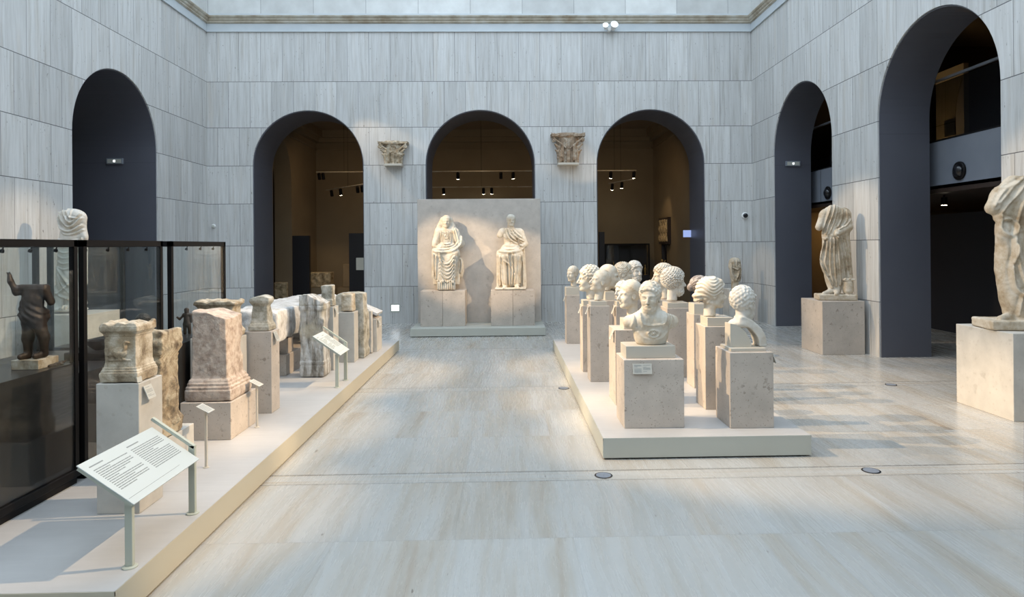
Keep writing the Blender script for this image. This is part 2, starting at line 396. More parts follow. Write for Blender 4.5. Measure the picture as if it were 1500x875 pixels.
wall_with_arches('wall_back', 'x', YB, XL, XR, BACK_C, 6.61, TB, 1, M_wall_x)
wall_with_arches('wall_right', 'y', XR, YF, YB, sorted(RIGHT_C), 6.61, TS, 1, M_wall_y)
wall_with_arches('wall_left', 'y', XL, YF, YB, LEFT_C, 6.61, TL, -1, M_wall_y)
k = 0
for c in BACK_C: k += 1; arch_lining('trim_%d' % k, 'x', YB, c, .022, TB+.01, 1, M_lining)
for c in RIGHT_C: k += 1; arch_lining('trim_%d' % k, 'y', XR, c, .022, TS+.01, 1, M_lining)
for c in LEFT_C: k += 1; arch_lining('trim_%d' % k, 'y', XL, c, .022, TL+.01, -1, M_lining)
b = MB(); b.box((XL-.3, YF-.3, 0), (XR+.3, YF, 6.61)); tag(b.build('wall_front', M_wall_x), kind='structure')
# floor: one slab under the atrium and the halls
b = MB(); b.box((-13, YF-1, -.3), (13.5, 26.5, 0)); tag(b.build('floor', M_floor), kind='structure')
# cornice all round: frieze, mouldings, upper wall
def ring(name, prof, material):
    b = MB(); corners = ((XL, YF, 1, 1), (XR, YF, -1, 1), (XR, YB, -1, -1), (XL, YB, 1, -1)); n = len(prof)
    vs_ = [(x+sx*d, y+sy*d, z) for x, y, sx, sy in corners for d, z in prof]
    fs = [(c*n+i, c*n+(i+1) % n, ((c+1) % 4)*n+(i+1) % n, ((c+1) % 4)*n+i) for c in range(4) for i in range(n)]
    b.add(vs_, fs); o = b.build(name, material); tag(o, kind='structure'); return o
ring('trim_10', [(-.4, 6.61), (.035, 6.61), (.035, 6.632), (.012, 6.636), (.012, 6.80), (-.4, 6.80)], M_frieze)
ring('trim_11', [(-.4, 6.80), (.02, 6.80), (.035, 6.815), (.05, 6.82), (.05, 6.845), (.075, 6.865), (.085, 6.885), (.085, 6.90), (.11, 6.915), (.125, 6.94), (.125, 6.955), (.06, 6.965), (-.4, 6.97)], M_mould)
ring('trim_12', [(-.4, 6.965), (.03, 6.965), (.03, 7.02), (-.4, 7.02)], M_frieze)
ring('wall_upper', [(-.4, 7.02), (.0, 7.02), (.0, TOP), (-.4, TOP)], M_upper)
# halls behind the arches
def room_box(prefix, x0, x1, y0, y1, z1, skip, mw, mc, names):
    t = .15
    walls = {'W': ((x0-t, y0, 0), (x0, y1, z1)), 'E': ((x1, y0, 0), (x1+t, y1, z1)), 'N': ((x0-t, y1, 0), (x1+t, y1+t, z1)), 'S': ((x0-t, y0-t, 0), (x1+t, y0, z1))}
    for q, (a, b_) in walls.items():
        if q in skip: continue
        b = MB(); b.box(a, b_); tag(b.build(names[q], mw), kind='structure')
    b = MB(); b.box((x0-t, y0-t, z1), (x1+t, y1+t, z1+t)); tag(b.build('ceiling_'+prefix, mc), kind='structure')
HY0, HY1, HX0, HX1 = YB+TB, 22.0, -6.3, 5.0
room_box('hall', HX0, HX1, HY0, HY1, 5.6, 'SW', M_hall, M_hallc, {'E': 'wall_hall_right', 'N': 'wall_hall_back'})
# the hall's side wall has an arch of its own into a dark room
bm = bmesh.new(); ps = [(HY0, 0)]+[(18.72+q[0]*.62, q[1]*.985) for q in arch_pts(0, R_ARCH, SPRING)]+[(HY1, 0), (HY1, 5.6), (HY0, 5.6)]
fv = [bm.verts.new((HX0, a, c)) for a, c in ps]; bv = [bm.verts.new((HX0-.5, a, c)) for a, c in ps]
bm.faces.new(fv); bm.faces.new(bv[::-1])
for q in range(len(ps)): bm.faces.new((fv[q], fv[(q+1) % len(ps)], bv[(q+1) % len(ps)], bv[q]))
bmesh.ops.recalc_face_normals(bm, faces=bm.faces[:]); bmesh.ops.triangulate(bm, faces=[f for f in bm.faces if len(f.verts) > 4])
me = bpy.data.meshes.new('wall_hall_left'); bm.to_mesh(me); bm.free(); me.materials.append(M_hall)
o = bpy.data.objects.new('wall_hall_left', me); COL.objects.link(o); tag(o, kind='structure')
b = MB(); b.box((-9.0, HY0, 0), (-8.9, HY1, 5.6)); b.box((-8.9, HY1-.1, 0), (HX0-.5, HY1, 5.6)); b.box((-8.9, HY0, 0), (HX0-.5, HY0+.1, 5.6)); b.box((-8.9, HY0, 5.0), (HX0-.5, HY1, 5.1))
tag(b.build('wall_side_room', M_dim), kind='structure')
# a coved step below the hall ceiling
b = MB()
for q, z0_, z1_ in ((.30, 5.36, 5.6), (.16, 5.22, 5.36), (.07, 4.98, 5.03)): b.box((HX0, HY1-q, z0_), (HX1, HY1, z1_)); b.box((HX0, HY0, z0_), (HX0+q, HY1-q, z1_)); b.box((HX1-q, HY0, z0_), (HX1, HY1-q, z1_))
tag(b.build('trim_13', M_hall), kind='structure')
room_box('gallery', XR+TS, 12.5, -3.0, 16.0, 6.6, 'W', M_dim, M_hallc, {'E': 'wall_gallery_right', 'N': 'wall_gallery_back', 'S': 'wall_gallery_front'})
room_box('passage', XL-TL-2.5, XL-TL, 9.0, 14.2, 6.0, 'E', M_lining, M_hallc, {'W': 'wall_passage_left', 'N': 'wall_passage_back', 'S': 'wall_passage_front'})
# gallery: upper floor with its edge band, railing and soffit
GX = 6.62
b = MB(); b.box((GX, -2.95, 2.565), (GX+.12, 15.95, 3.285))
o = b.build('gallery_edge_panel', M_band); tag(o, kind='structure'); o.name = 'trim_14'
b = MB(); b.box((GX+.12, -2.95, 2.62), (12.5, 15.95, 3.2)); tag(b.build('floor_gallery', M_halld), kind='structure')
b = MB(); b.box((GX+.0, -2.95, 2.50), (12.5, 15.95, 2.615)); tag(b.build('ceiling_gallery_lower', M_wood), kind='structure')
b = MB()
for y in (2.05, 6.7, 8.05, 10.9, 13.6): b.box((GX-.004, y, 2.57), (GX+.001, y+.008, 3.28))
tag(b.build('trim_15', M_halld), kind='structure')
rail = empty('glass_railing', (GX+.06, 6.5, 3.285), 0, 'long glass balustrade with a slim handrail on the upper gallery edge', 'railing')
b = MB(); b.box((-.008, -9.4, .0), (.008, 9.4, .90)); b.build('glass_panel', M_glassr, rail)
b = MB(); b.box((-.02, -9.4, .93), (.025, 9.4, .965)); b.build('handrail', M_band, rail)
b = MB(); b.box((-.03, -9.4, 0), (.03, 9.4, .035)); b.build('base_rail', M_black, rail)
for i, y in enumerate((9.39, 13.29)):
    r_ = empty('wall_speaker', (GX-.004, y, 2.785+(-.01 if i else 0)), 0, ('round black speaker on the gallery band in the nearer archway', 'round black speaker on the gallery band in the farther archway')[i], 'speaker')
    Mx = Matrix.Rotation(-math.pi/2, 4, 'Y')
    b = MB(); b.lathe([(.135, 0), (.135, .02), (.118, .03), (.10, .028)], 28, 0, Mx); b.build('rim', M_black, r_, auto=True)
    b = MB(); b.lathe([(.098, .018), (.09, .045), (.06, .07), (.02, .08), (.001, .081)], 28, 0, Mx); b.build('dome', M_lens, r_, auto=True)
# dark partition and upper-floor sign wall seen in the side gallery
b = MB(); b.box((8.6, 9.2, 0), (8.75, 13.2, 2.3)); tag(b.build('partition', M_halld), 'tall dark partition panel in the side gallery below the balcony', 'partition', kind='thing')
b = MB(); b.box((8.2, 5.7, 0), (8.35, 8.95, 2.2)); tag(b.build('partition', M_halld), 'dark partition panel behind the nearest togate statue', 'partition', kind='thing')
sg = empty('notice_board', (9.1, 13.2, 3.2), 0, 'tan wall panel with a small framed notice on the upper gallery', 'panel')
b = MB(); b.box((0, -.42, .002), (.1, .42, 2.1)); b.build('board', M_hall, sg)
b = MB(); b.box((-.02, -.18, .72), (0, .14, 1.05)); b.build('notice', M_halld, sg)
b = MB(); b.box((8.9, 13.9, 3.205), (9.2, 14.15, 6.5)); tag(b.build('pillar', M_halld), kind='structure')
lamp('gallery_upper_glow', 'AREA', (8.3, 13.3, 3.6), 9, (1, .72, .32), (9.1, 13.2, 4.4), size=.5)
lamp('gallery_upper_fill', 'AREA', (9.5, 9, 6.4), 7, (1, .72, .45), (9.5, 9, 3), size=2.5)
lamp('gallery_lower_fill', 'AREA', (10.6, 11, 2.4), 5, (1, .66, .35), (12.5, 11, 1.6), size=1.2)
lamp('gallery_lower_wash', 'AREA', (8.2, 15.2, 2.35), 12, (1, .62, .22), (8.2, 15.9, .6), size=.7)
# hall lights: dim and warm
for i, (x, y, e) in enumerate(((-4.5, 18.6, 10), (-.6, 18.6, 7), (3.2, 18.4, 8))):
    lamp('hall_lamp', 'AREA', (x, y, 4.6), e, (1, .70, .40), (x, y+2.5, 0), size=1.2)
for x, y, tx, ty, tz, e in ((-4.6, 18.9, -5.9, 21.4, .6, 60), (-6.9, 17.9, -6.9, 18.9, .5, 14), (-3.9, 19.5, -4.7, 21.6, .9, 22), (3.6, 19.0, 4.98, 20.4, 2.2, 40), (3.8, 18.3, 4.8, 20.0, 1.0, 30), (3.2, 19.0, 3.9, 21.4, 1.0, 20)):
    spot('hall_spot', (x, y, 4.2), (tx, ty, tz), e, 38, .6, (1, .72, .4))

# ------------------------------------------------------------------ carving tools: shapes as distance fields, then skinned
_rs = np.random.RandomState(7); _LAT = _rs.rand(32, 32, 32).astype(np.float32)
def vn(x, y, z, s, seed=0):
    """smooth random field in -1..1 at s lumps per unit"""
    x, y, z = np.broadcast_arrays(x*s+seed*7.3, y*s+seed*3.1, z*s+seed*5.7)
    xi, yi, zi = np.floor(x).astype(np.int32), np.floor(y).astype(np.int32), np.floor(z).astype(np.int32)
    fx, fy, fz = x-xi, y-yi, z-zi
    fx, fy, fz = fx*fx*(3-2*fx), fy*fy*(3-2*fy), fz*fz*(3-2*fz)
    xi &= 31; yi &= 31; zi &= 31; xj, yj, zj = (xi+1) & 31, (yi+1) & 31, (zi+1) & 31
    L = _LAT
    a = L[xi, yi, zi]*(1-fx)+L[xj, yi, zi]*fx; b = L[xi, yj, zi]*(1-fx)+L[xj, yj, zi]*fx
    c = L[xi, yi, zj]*(1-fx)+L[xj, yi, zj]*fx; d = L[xi, yj, zj]*(1-fx)+L[xj, yj, zj]*fx
    return ((a*(1-fy)+b*fy)*(1-fz)+(c*(1-fy)+d*fy)*fz)*2-1
def smn(a, b, k): h = np.clip(.5+.5*(b-a)/k, 0, 1); return b+(a-b)*h-k*h*(1-h)
def smx(a, b, k): return -smn(-a, -b, k)
def ell(P, c, r):
    x, y, z = P; dx, dy, dz = x-c[0], y-c[1], z-c[2]
    k0 = np.sqrt((dx/r[0])**2+(dy/r[1])**2+(dz/r[2])**2); k1 = np.sqrt((dx/r[0]**2)**2+(dy/r[1]**2)**2+(dz/r[2]**2)**2)+1e-9
    return k0*(k0-1)/k1
def cap(P, a, b, ra, rb=None, fl=1.):
    """tapering capsule; fl flattens it along y"""
    rb = ra if rb is None else rb; x, y, z = P
    ax, ay, az = a; bx, by, bz = b[0]-ax, b[1]-ay, b[2]-az
    L = bx*bx+by*by+bz*bz+1e-12
    h = np.clip(((x-ax)*bx+(y-ay)*by+(z-az)*bz)/L, 0, 1)
    return np.sqrt((x-ax-h*bx)**2+((y-ay-h*by)/fl)**2+(z-az-h*bz)**2)-(ra+(rb-ra)*h)
def bx(P, c, h, r=.0):
    x, y, z = P; qx, qy, qz = np.abs(x-c[0])-h[0]+r, np.abs(y-c[1])-h[1]+r, np.abs(z-c[2])-h[2]+r
    return np.sqrt(np.maximum(qx, 0)**2+np.maximum(qy, 0)**2+np.maximum(qz, 0)**2)+np.minimum(np.maximum(qx, np.maximum(qy, qz)), 0)-r
def polyd(x, z, pts):
    d = None
    for (ax, az), (bx_, bz) in zip(pts[:-1], pts[1:]):
        ux, uz = bx_-ax, bz-az; h = np.clip(((x-ax)*ux+(z-az)*uz)/(ux*ux+uz*uz+1e-12), 0, 1)
        q = np.hypot(x-ax-h*ux, z-az-h*uz); d = q if d is None else np.minimum(d, q)
    return d
def smooth_line(pts, n=6):
    out = []; P = [pts[0]]+list(pts)+[pts[-1]]
    for i in range(1, len(P)-2):
        for t in np.linspace(0, 1, n, endpoint=False):
            p0, p1, p2, p3 = [np.array(P[i+j], float) for j in (-1, 0, 1, 2)]
            out.append(tuple(.5*((2*p1)+(-p0+p2)*t+(2*p0-5*p1+4*p2-p3)*t*t+(-p0+3*p1-3*p2+p3)*t**3)))
    return out+[tuple(pts[-1])]
def rotz(P, a, c=(0, 0)):
    x, y, z = P; x, y = x-c[0], y-c[1]; ca, sa = math.cos(a), math.sin(a)
    return (x*ca+y*sa+c[0], -x*sa+y*ca+c[1], z)
def rotx(P, a, c=(0, 0)):
    x, y, z = P; y, z = y-c[0], z-c[1]; ca, sa = math.cos(a), math.sin(a)
    return (x, y*ca+z*sa+c[0], -y*sa+z*ca+c[1])
def roty(P, a, c=(0, 0)):
    x, y, z = P; x, z = x-c[0], z-c[1]; ca, sa = math.cos(a), math.sin(a)
    return (x*ca+z*sa+c[0], y, -x*sa+z*ca+c[1])
def grid(lo, hi, v):
    ax = [np.arange(lo[i]-v, hi[i]+2*v, v).astype(np.float32) for i in range(3)]
    return np.meshgrid(*ax, indexing='ij', sparse=True), ax
def skin(D, ax, name, material, parent=None, loc=(0, 0, 0), rot=(0, 0, 0), keep=None):
    """surface nets over the distance grid"""
    D = np.array(np.broadcast_to(D, [len(a) for a in ax]), np.float32)
    for s_ in (0, -1): D[s_] = np.maximum(D[s_], 1e-3); D[:, s_] = np.maximum(D[:, s_], 1e-3); D[:, :, s_] = np.maximum(D[:, :, s_], 1e-3)
    S = D < 0; nx, ny, nz = D.shape
    cnt = np.zeros((nx-1, ny-1, nz-1), np.float32); pos_ = np.zeros((nx-1, ny-1, nz-1, 3), np.float32)
    for a in range(3):
        o1, o2 = [q for q in range(3) if q != a]
        for i in (0, 1):
            for j in (0, 1):
                sl0 = [slice(0, n-1) for n in D.shape]; sl1 = list(sl0)
                sl0[o1] = slice(i, D.shape[o1]-1+i); sl0[o2] = slice(j, D.shape[o2]-1+j)
                sl1[o1], sl1[o2] = sl0[o1], sl0[o2]; sl1[a] = slice(1, D.shape[a])
                d0, d1 = D[tuple(sl0)], D[tuple(sl1)]
                cr = S[tuple(sl0)] != S[tuple(sl1)]; t = np.where(cr, d0/(d0-d1+1e-20), 0)
                cnt += cr; pos_[..., a] += t; pos_[..., o1] += cr*i; pos_[..., o2] += cr*j
    act = cnt > 0; idx = -np.ones(cnt.shape, np.int64); idx[act] = np.arange(act.sum())
    co = np.argwhere(act).astype(np.float32)+pos_[act]/cnt[act][:, None]
    V = np.stack([ax[i][0]+co[:, i]*(ax[i][1]-ax[i][0]) for i in range(3)], 1)
    quads = []
    for a in range(3):
        o1, o2 = (a+1) % 3, (a+2) % 3
        sl0 = [slice(1, n-1) for n in D.shape]; sl0[a] = slice(0, D.shape[a]-1); sl1 = list(sl0); sl1[a] = slice(1, D.shape[a])
        s0, s1 = S[tuple(sl0)], S[tuple(sl1)]
        e = np.argwhere(s0 != s1); 
        if not len(e): continue
        fl = s0[tuple(e.T)]
        base = e.copy(); base[:, o1] += 1; base[:, o2] += 1
        def at2(i, j): q = base.copy(); q[:, o1] -= i; q[:, o2] -= j; return idx[tuple(q.T)]
        q = np.stack([at2(1, 1), at2(0, 1), at2(0, 0), at2(1, 0)], 1)
        q[~fl] = q[~fl][:, ::-1]; quads.append(q)
    Q = np.concatenate(quads)
    me = bpy.data.meshes.new(name); me.vertices.add(len(V)); me.vertices.foreach_set('co', V.astype(np.float32).ravel())
    me.loops.add(Q.size); me.loops.foreach_set('vertex_index', Q.ravel().astype(np.int32))
    me.polygons.add(len(Q)); me.polygons.foreach_set('loop_start', np.arange(0, Q.size, 4, dtype=np.int32)); me.polygons.foreach_set('loop_total', np.full(len(Q), 4, np.int32))
    me.update(calc_edges=True); me.polygons.foreach_set('use_smooth', np.ones(len(Q), bool)); me.materials.append(material); me.update()
    o = bpy.data.objects.new(name, me); COL.objects.link(o); o.location = loc; o.rotation_euler = rot
    if parent is not None: o.parent = parent
    return o

# ---- heads: unit = height of the head, chin at z 0, crown at z 1, face towards -y
def curls(P, s, seed=0):
    x, y, z = P; w = .35/s
    x2, y2, z2 = x+w*vn(x, y, z, s*.25, seed), y+w*vn(x, y, z, s*.25, seed+3), z+w*vn(x, y, z, s*.25, seed+5)
    return np.sin(x2*s)*np.cos(y2*s)+np.sin(y2*s)*np.cos(z2*s)+np.sin(z2*s)*np.cos(x2*s)
def head(P, hair='curly', beard=0, age=0, vol=1., seed=0, parts=True, face=1.):
    x, y, z = P; ax_ = np.abs(x); A = (ax_, y, z)
    d = ell(P, (0, .06, .62), (.31, .385, .375))
    d = smn(d, ell(P, (0, -.10, .40), (.25*face, .275, .37)), .08)
    d = smn(d, cap(A, (.15*face, .0, .20), (.05, -.24, .09), .09, .08), .12)
    d = smn(d, ell(A, (.13, -.235, .34), (.09, .085, .10)), .07)
    d = smn(d, ell(P, (0, -.295, .085), (.075, .065, .065)), .05)
    d = smn(d, cap(A, (.02, -.335, .545), (.19, -.27, .555), .035, .03), .05)
    d = smx(d, -ell(A, (.125, -.375, .475), (.09, .095, .058)), .03)
    d = smn(d, ell(A, (.12, -.265, .47), (.062, .055, .045)), .012)
    d = smn(d, cap(A, (.065, -.318, .492), (.18, -.288, .488), .013), .012)
    d = smn(d, cap(A, (.075, -.312, .447), (.17, -.288, .45), .009), .012)
    d = smn(d, cap(P, (0, -.345, .53), (0, -.44, .345), .032, .05), .03)
    d = smn(d, ell(A, (.04, -.385, .325), (.03, .038, .026)), .02)
    d = smn(d, ell(P, (0, -.345, .232), (.085, .045, .022)), .02)
    d = smn(d, ell(P, (0, -.34, .188), (.065, .045, .026)), .02)
    d = smx(d, -cap(P, (-.075, -.395, .211), (.075, -.395, .211), .010), .012)
    if age:
        d = d+.012*np.exp(-((polyd(ax_, z, [(.075, .34), (.11, .24), (.10, .17)]))/.018)**2)*(y < -.15)
        d = d+.008*np.exp(-((z-.66+.03*np.cos(x*9))/.012)**2)*(y < -.2)
    d = smn(d, cap(P, (0, .12, -.5), (0, .09, .25), .20, .185), .09)
    ear = smx(ell(A, (.30, .03, .43), (.035, .075, .115)), -ell(A, (.335, .01, .44), (.022, .04, .065)), .012)
    d = smn(d, ear, .015)
    if hair != 'bald':
        g1 = .85*(y+.335)+.52*(z-.76); g2 = .80*(y+.02)+.6*(z-.28)
        if hair == 'curly':
            q = curls(P, 44 if vol < 1.5 else 62, seed)*.012*vol; sh = ell(P, (0, .07, .64), (.325+.03*vol, .40+.03*vol, .375+.03*vol))-q-.008
        elif hair == 'short':
            q = np.abs(np.sin((z*1.2+y*.8+.08*vn(x, y, z, 7, seed))*34+4*np.sin(x*9)))*.012; sh = ell(P, (0, .07, .635), (.325, .40, .385))-q-.006
        elif hair == 'bands':
            q = np.abs(np.sin(np.arctan2(x, z-.4)*13))*.03; sh = ell(P, (0, .08, .64), (.35, .44, .41))-q
            sh = smn(sh, ell(P, (0, .50, .50), (.16, .14, .17))-.02*np.abs(np.sin(np.arctan2(x, z-.5)*5)), .03)
        elif hair == 'waves':
            t = np.arctan2(z-.48, -(y-.05)); q = .015*np.sin(z*52+5*np.sin(y*8+1)+2*vn(x, y, z, 4, seed))
            sh = ell(P, (0, .10, .66), (.39, .46, .43))-q
            roll = np.sqrt(((np.sqrt(((y-.0)/1.)**2+((z-.58)/1.05)**2)-.36)**2+(np.maximum(ax_-.14, 0))**2))-.09
            sh = smn(sh, roll-.015*np.sin(t*14), .05)
            sh = smn(sh, ell(P, (0, .50, .40), (.20, .17, .20))-.02*np.sin(t*20), .06)
        if hair == 'curly' and beard: g2 = .80*(y+.05)+.6*(z-.20)
        sh = smx(sh, -np.minimum(g1, 9), .02); sh = smx(sh, -g2, .03); sh = smx(sh, .14-z+0*x, .03)
        keep_ear = ell(A, (.33, .02, .43), (.06, .09, .12)); sh = smx(sh, -keep_ear, .02) if hair in ('curly', 'short') else sh
        if hair in ('curly',):
            fr = cap(P, (-.24, -.25, .72), (0, -.315, .79), .030, .030); fr = np.minimum(fr, cap(P, (.24, -.25, .72), (0, -.315, .79), .030, .030))
            sh = smn(sh, fr-curls(P, 46, seed+1)*.020, .03)
        d = smn(d, sh, .012)
    if beard:
        bd = ell(P, (0, -.14, .14), (.235, .235, .215))-curls(P, 46, seed+2)*.011*beard-.004
        bd = smx(bd, (z-.33-ax_*.55)+0*y, .03); bd = smx(bd, -ell(P, (0, -.38, .205), (.085, .09, .042)), .015)
        mu = cap(A, (.01, -.385, .262), (.10, -.335, .215), .022, .016)
        d = smn(d, smn(bd, mu, .02), .012)
    return d

# ------------------------------------------------------------------ plinths and platforms
PZ = .175
def platform(name, x0, x1, y0, y1, label, fas):
    r = empty(name, ((x0+x1)/2, (y0+y1)/2, 0), 0, label, 'platform'); w, l = (x1-x0)/2, (y1-y0)/2
    b = MB(); b.box((-w+.004, -l+.004, PZ-.02), (w-.004, l-.004, PZ)); b.build('stone_top', M_ptop, r)
    b = MB(); b.box((-w, -l, .014), (w, l, PZ-.0205)); b.box((-w, -l, PZ-.021), (-w+.003, l, PZ-.001)); b.box((w-.003, -l, PZ-.021), (w, l, PZ-.001)); b.box((-w, -l, PZ-.021), (w, -l+.003, PZ-.001)); b.build('fascia', fas, r)
    b = MB(); b.box((-w+.03, -l+.03, 0), (w-.03, l-.03, .0145)); b.build('recessed_base', M_black, r)
    return r
platform('display_platform', .778, 2.49, 5.318, 10.98, 'low cream platform under the marble portrait heads', M_fascia2)
platform('display_platform', -4.9, -1.805, 3.055, 11.08, 'long low cream platform under the stone altars and the glass cases', M_fascia)
b = MB()
r = empty('display_platform', (-.545, 13.5, 0), 0, 'pale grey-green platform under the two seated statues', 'platform')
b.box((-1.305, -.86, .012), (1.30, .62, .165), bev=.004); b.build('body', M_fascia2, r)
b = MB(); b.box((-1.27, -.83, 0), (1.27, .6, .0125)); b.build('recessed_base', M_black, r)
b = MB(); b.box((-1.305+.03, .10, .165), (1.27, .45, 2.722), bev=.004); o = b.build('backdrop_slab', M_screenstone, None, (-.545, 13.5, 0))
tag(o, 'tall mottled stone slab standing behind the two seated statues', 'stone slab', kind='thing')

def label_card(parent, loc, rot, w=.075, h=.095, two=False):
    b = MB(); b.box((-w/2, -.002, -h/2), (w/2, .002, h/2)); o = b.build('label_card', M_paper, parent, loc, rot)
    b = MB(); rs = random.Random(int(loc[0]*999)+int(loc[1]*77))
    cols = ((-w*.42, -w*.04), (w*.04, w*.42)) if two else ((-w*.38, w*.38),)
    for c0, c1 in cols:
        z = h*.36
        while z > -h*.34:
            x1 = c1 if rs.random() < .75 else c0+(c1-c0)*rs.uniform(.3, .8)
            b.box((c0, -.0026, z), (x1, -.0019, z-.0022)); z -= .0075 if rs.random() < .85 else .016
    b.build('print', M_ink, o); return o
def pedestal(x0, x1, y0, y1, z0, z1, label, material, group=None, slab=False, card=None, name='pedestal'):
    r = empty(name, ((x0+x1)/2, (y0+y1)/2, z0), 0, label, 'pedestal', group); w, l, h = (x1-x0)/2, (y1-y0)/2, z1-z0
    b = MB(); b.box((-w, -l, 0), (w, l, h), bev=.003); b.build('shaft', material, r)
    if card == 'left':
        label_card(r, (-w-.022, -l+.075, h-.052), (math.radians(-22), 0, math.radians(-90)), .085, .10)
    elif card == 'right':
        label_card(r, (w+.022, -l+.08, h-.055), (math.radians(-22), 0, math.radians(90)), .085, .10)
    elif card == 'front':
        label_card(r, (-w+.155, -l-.012, h-.075), (math.radians(-14), 0, 0), .165, .088, two=True)
    return r
def block(parent_label, x0, x1, y0, y1, z0, z1, material=M_cream, cat='mount block'):
    b = MB(); b.box((x0, y0, 0), (x1, y1, z1-z0), bev=.002); o = b.build('mount_block', material, None, (0, 0, z0))
    cx, cy = (x0+x1)/2, (y0+y1)/2
    for v in o.data.vertices: v.co.x -= cx; v.co.y -= cy
    o.location = (cx, cy, z0); return tag(o, parent_label, cat)
PM = M_ped
pedestal(1.003, 1.52, 5.59, 5.98, PZ, .762, 'wide low speckled pedestal under the cuirassed bust at the platform front', PM, card='front')
pedestal(1.902, 2.277, 5.547, 5.93, PZ, .82, 'speckled pedestal under the curly head seen from behind', PM, card='right')
pedestal(1.886, 2.17, 6.187, 6.50, PZ, .963, 'tall speckled pedestal under the woman\'s head with rolled hair', PM)
pedestal(2.045, 2.33, 7.11, 7.40, PZ, .98, 'tall pedestal under the dark head with ridged hair', PM)
pedestal(1.90, 2.17, 7.70, 8.03, PZ, .993, 'tall pedestal under the thick-curled bearded head', PM)
pedestal(2.02, 2.30, 8.85, 9.15, PZ, .993, 'pedestal under the curly head hidden behind the bearded one', PM)
pedestal(1.065, 1.387, 6.40, 6.80, PZ, .913, 'pedestal under the bald old man\'s head', PM, card='left')
pedestal(.961, 1.187, 7.51, 7.78, PZ, 1.046, 'tall slim pedestal under the head bowed towards the aisle', PM, card='left')
pedestal(.943, 1.16, 8.10, 8.38, PZ, .996, 'slim pedestal half hidden under the wavy-haired profile head', PM, card='left')
pedestal(1.28, 1.52, 8.75, 9.02, PZ, 1.0, 'slim pedestal under the bulky head facing the side wall', PM)
pedestal(.958, 1.174, 10.433, 10.70, PZ, .949, 'rearmost pedestal on the aisle side of the heads platform', PM, card='left')
pedestal(1.335, 1.57, 7.95, 8.22, PZ, 1.0, 'slim pedestal under the small face behind the bald head', PM, card='left')
pedestal(1.60, 1.86, 9.45, 9.72, PZ, 1.02, 'pedestal under the round curly head in the rear row', PM)
pedestal(1.87, 2.12, 9.9, 10.18, PZ, 1.13, 'pale tall pedestal under the small bearded head in the rear row', PM)
# mounts
block('wide cream block under the cuirassed bust', 1.035, 1.465, 5.66, 5.93, .7625, .868)
block('thin cream plate under the curly head seen from behind', 1.93, 2.235, 5.60, 5.88, .8205, .848)
block('cream block under the woman\'s head with rolled hair', 1.92, 2.165, 6.22, 6.45, .9635, 1.045)
block('cream block under the dark head with ridged hair', 2.055, 2.26, 7.13, 7.35, .9805, 1.095)
block('cream block under the thick-curled bearded head', 1.91, 2.16, 7.72, 7.98, .9935, 1.055)
block('small cream block under the bald old man\'s head', 1.16, 1.34, 6.45, 6.68, .9135, 1.01)
block('cream wedge block under the head bowed towards the aisle', .975, 1.16, 7.53, 7.76, 1.0465, 1.10)
block('small cream block under the wavy-haired profile head', .955, 1.09, 8.12, 8.34, .9965, 1.06)
block('tall cream block under the bulky head facing the side wall', 1.33, 1.46, 8.78, 9.0, 1.0005, 1.12)
block('cream cube under the rearmost head on the aisle side', .958, 1.172, 10.45, 10.68, .9495, 1.075)
block('small cream block under the small face behind the bald head', 1.35, 1.50, 7.98, 8.18, 1.0005, 1.055)

# ------------------------------------------------------------------ portrait heads
def portrait(name, label, x, y, ztop, H, yaw, tilt=0, mat_=M_marble, cut=.33, rest=None, rod=None, group=None, cat='portrait head', v=.0052, roll=0, **kw):
    """a head broken at the neck; ztop = crown height in the room, yaw = turn of the face from -y"""
    if rest is not None: cut = (ztop-1.02*H-rest)/H-.058
    u = H; lo = (-.50, -.56, -cut-.05); hi = (.50, .72, 1.14)
    P, ax = grid(lo, hi, v/H)
    Q = rotx(P, math.radians(tilt), (.1, .1)) if tilt else P
    if roll: Q = roty(Q, math.radians(roll), (0, .1))
    d = head(Q, **kw)
    x_, y_, z_ = P
    d = smx(d, -(z_+cut-.10*(y_-.1)-.03*vn(x_, y_, z_, 6, 2)), .03)
    d = d+.004*vn(x_, y_, z_, 16, 4)
    ax = [a*H for a in ax]; d = d*H
    z0 = ztop-H*1.02
    o = skin(d, ax, name, mat_, None, (x, y, z0), (0, 0, math.radians(yaw)))
    tag(o, label, cat, group)
    if rod is not None:
        b = MB(); q = z0-cut*H+.02; b.rod((0, .1*H, rod-z0+.0005), (0, .1*H, q-z0), .007); b.build('mounting_rod', M_cream, o)
    return o
portrait('portrait_head', 'woman\'s marble head with rolled wavy hair, face towards the side wall', 2.01, 6.34, 1.418, .29, 90, mat_=M_marble, hair='waves', cut=.26, rod=1.045, seed=3)
portrait('portrait_head', 'dark grey marble woman\'s head with ridged hair and a bun', 2.165, 7.24, 1.392, .235, 90, mat_=M_dkmarble, hair='bands', cut=.05, rod=1.095, seed=5)
portrait('portrait_head', 'bearded marble head with a thick mass of drilled curls', 2.03, 7.86, 1.458, .31, 100, mat_=M_marble_w, hair='curly', vol=2.1, beard=1.4, rest=1.0555, seed=8)
portrait('portrait_head', 'curly marble head mostly hidden behind the drilled-curl head', 2.15, 8.98, 1.475, .32, -80, mat_=M_marble, hair='curly', vol=1.7, rest=0.9935, seed=9)
portrait('portrait_head', 'bald elderly man\'s marble head in profile behind the cuirassed bust', 1.24, 6.56, 1.398, .285, -75, mat_=M_marble, hair='short', age=1, rest=1.0105, seed=11)
portrait('portrait_head', 'marble head leaning forward on a wedge, nearest in the aisle-side row', 1.075, 7.64, 1.462, .27, -78, tilt=-14, mat_=M_marble, hair='short', rest=1.1005, seed=12)
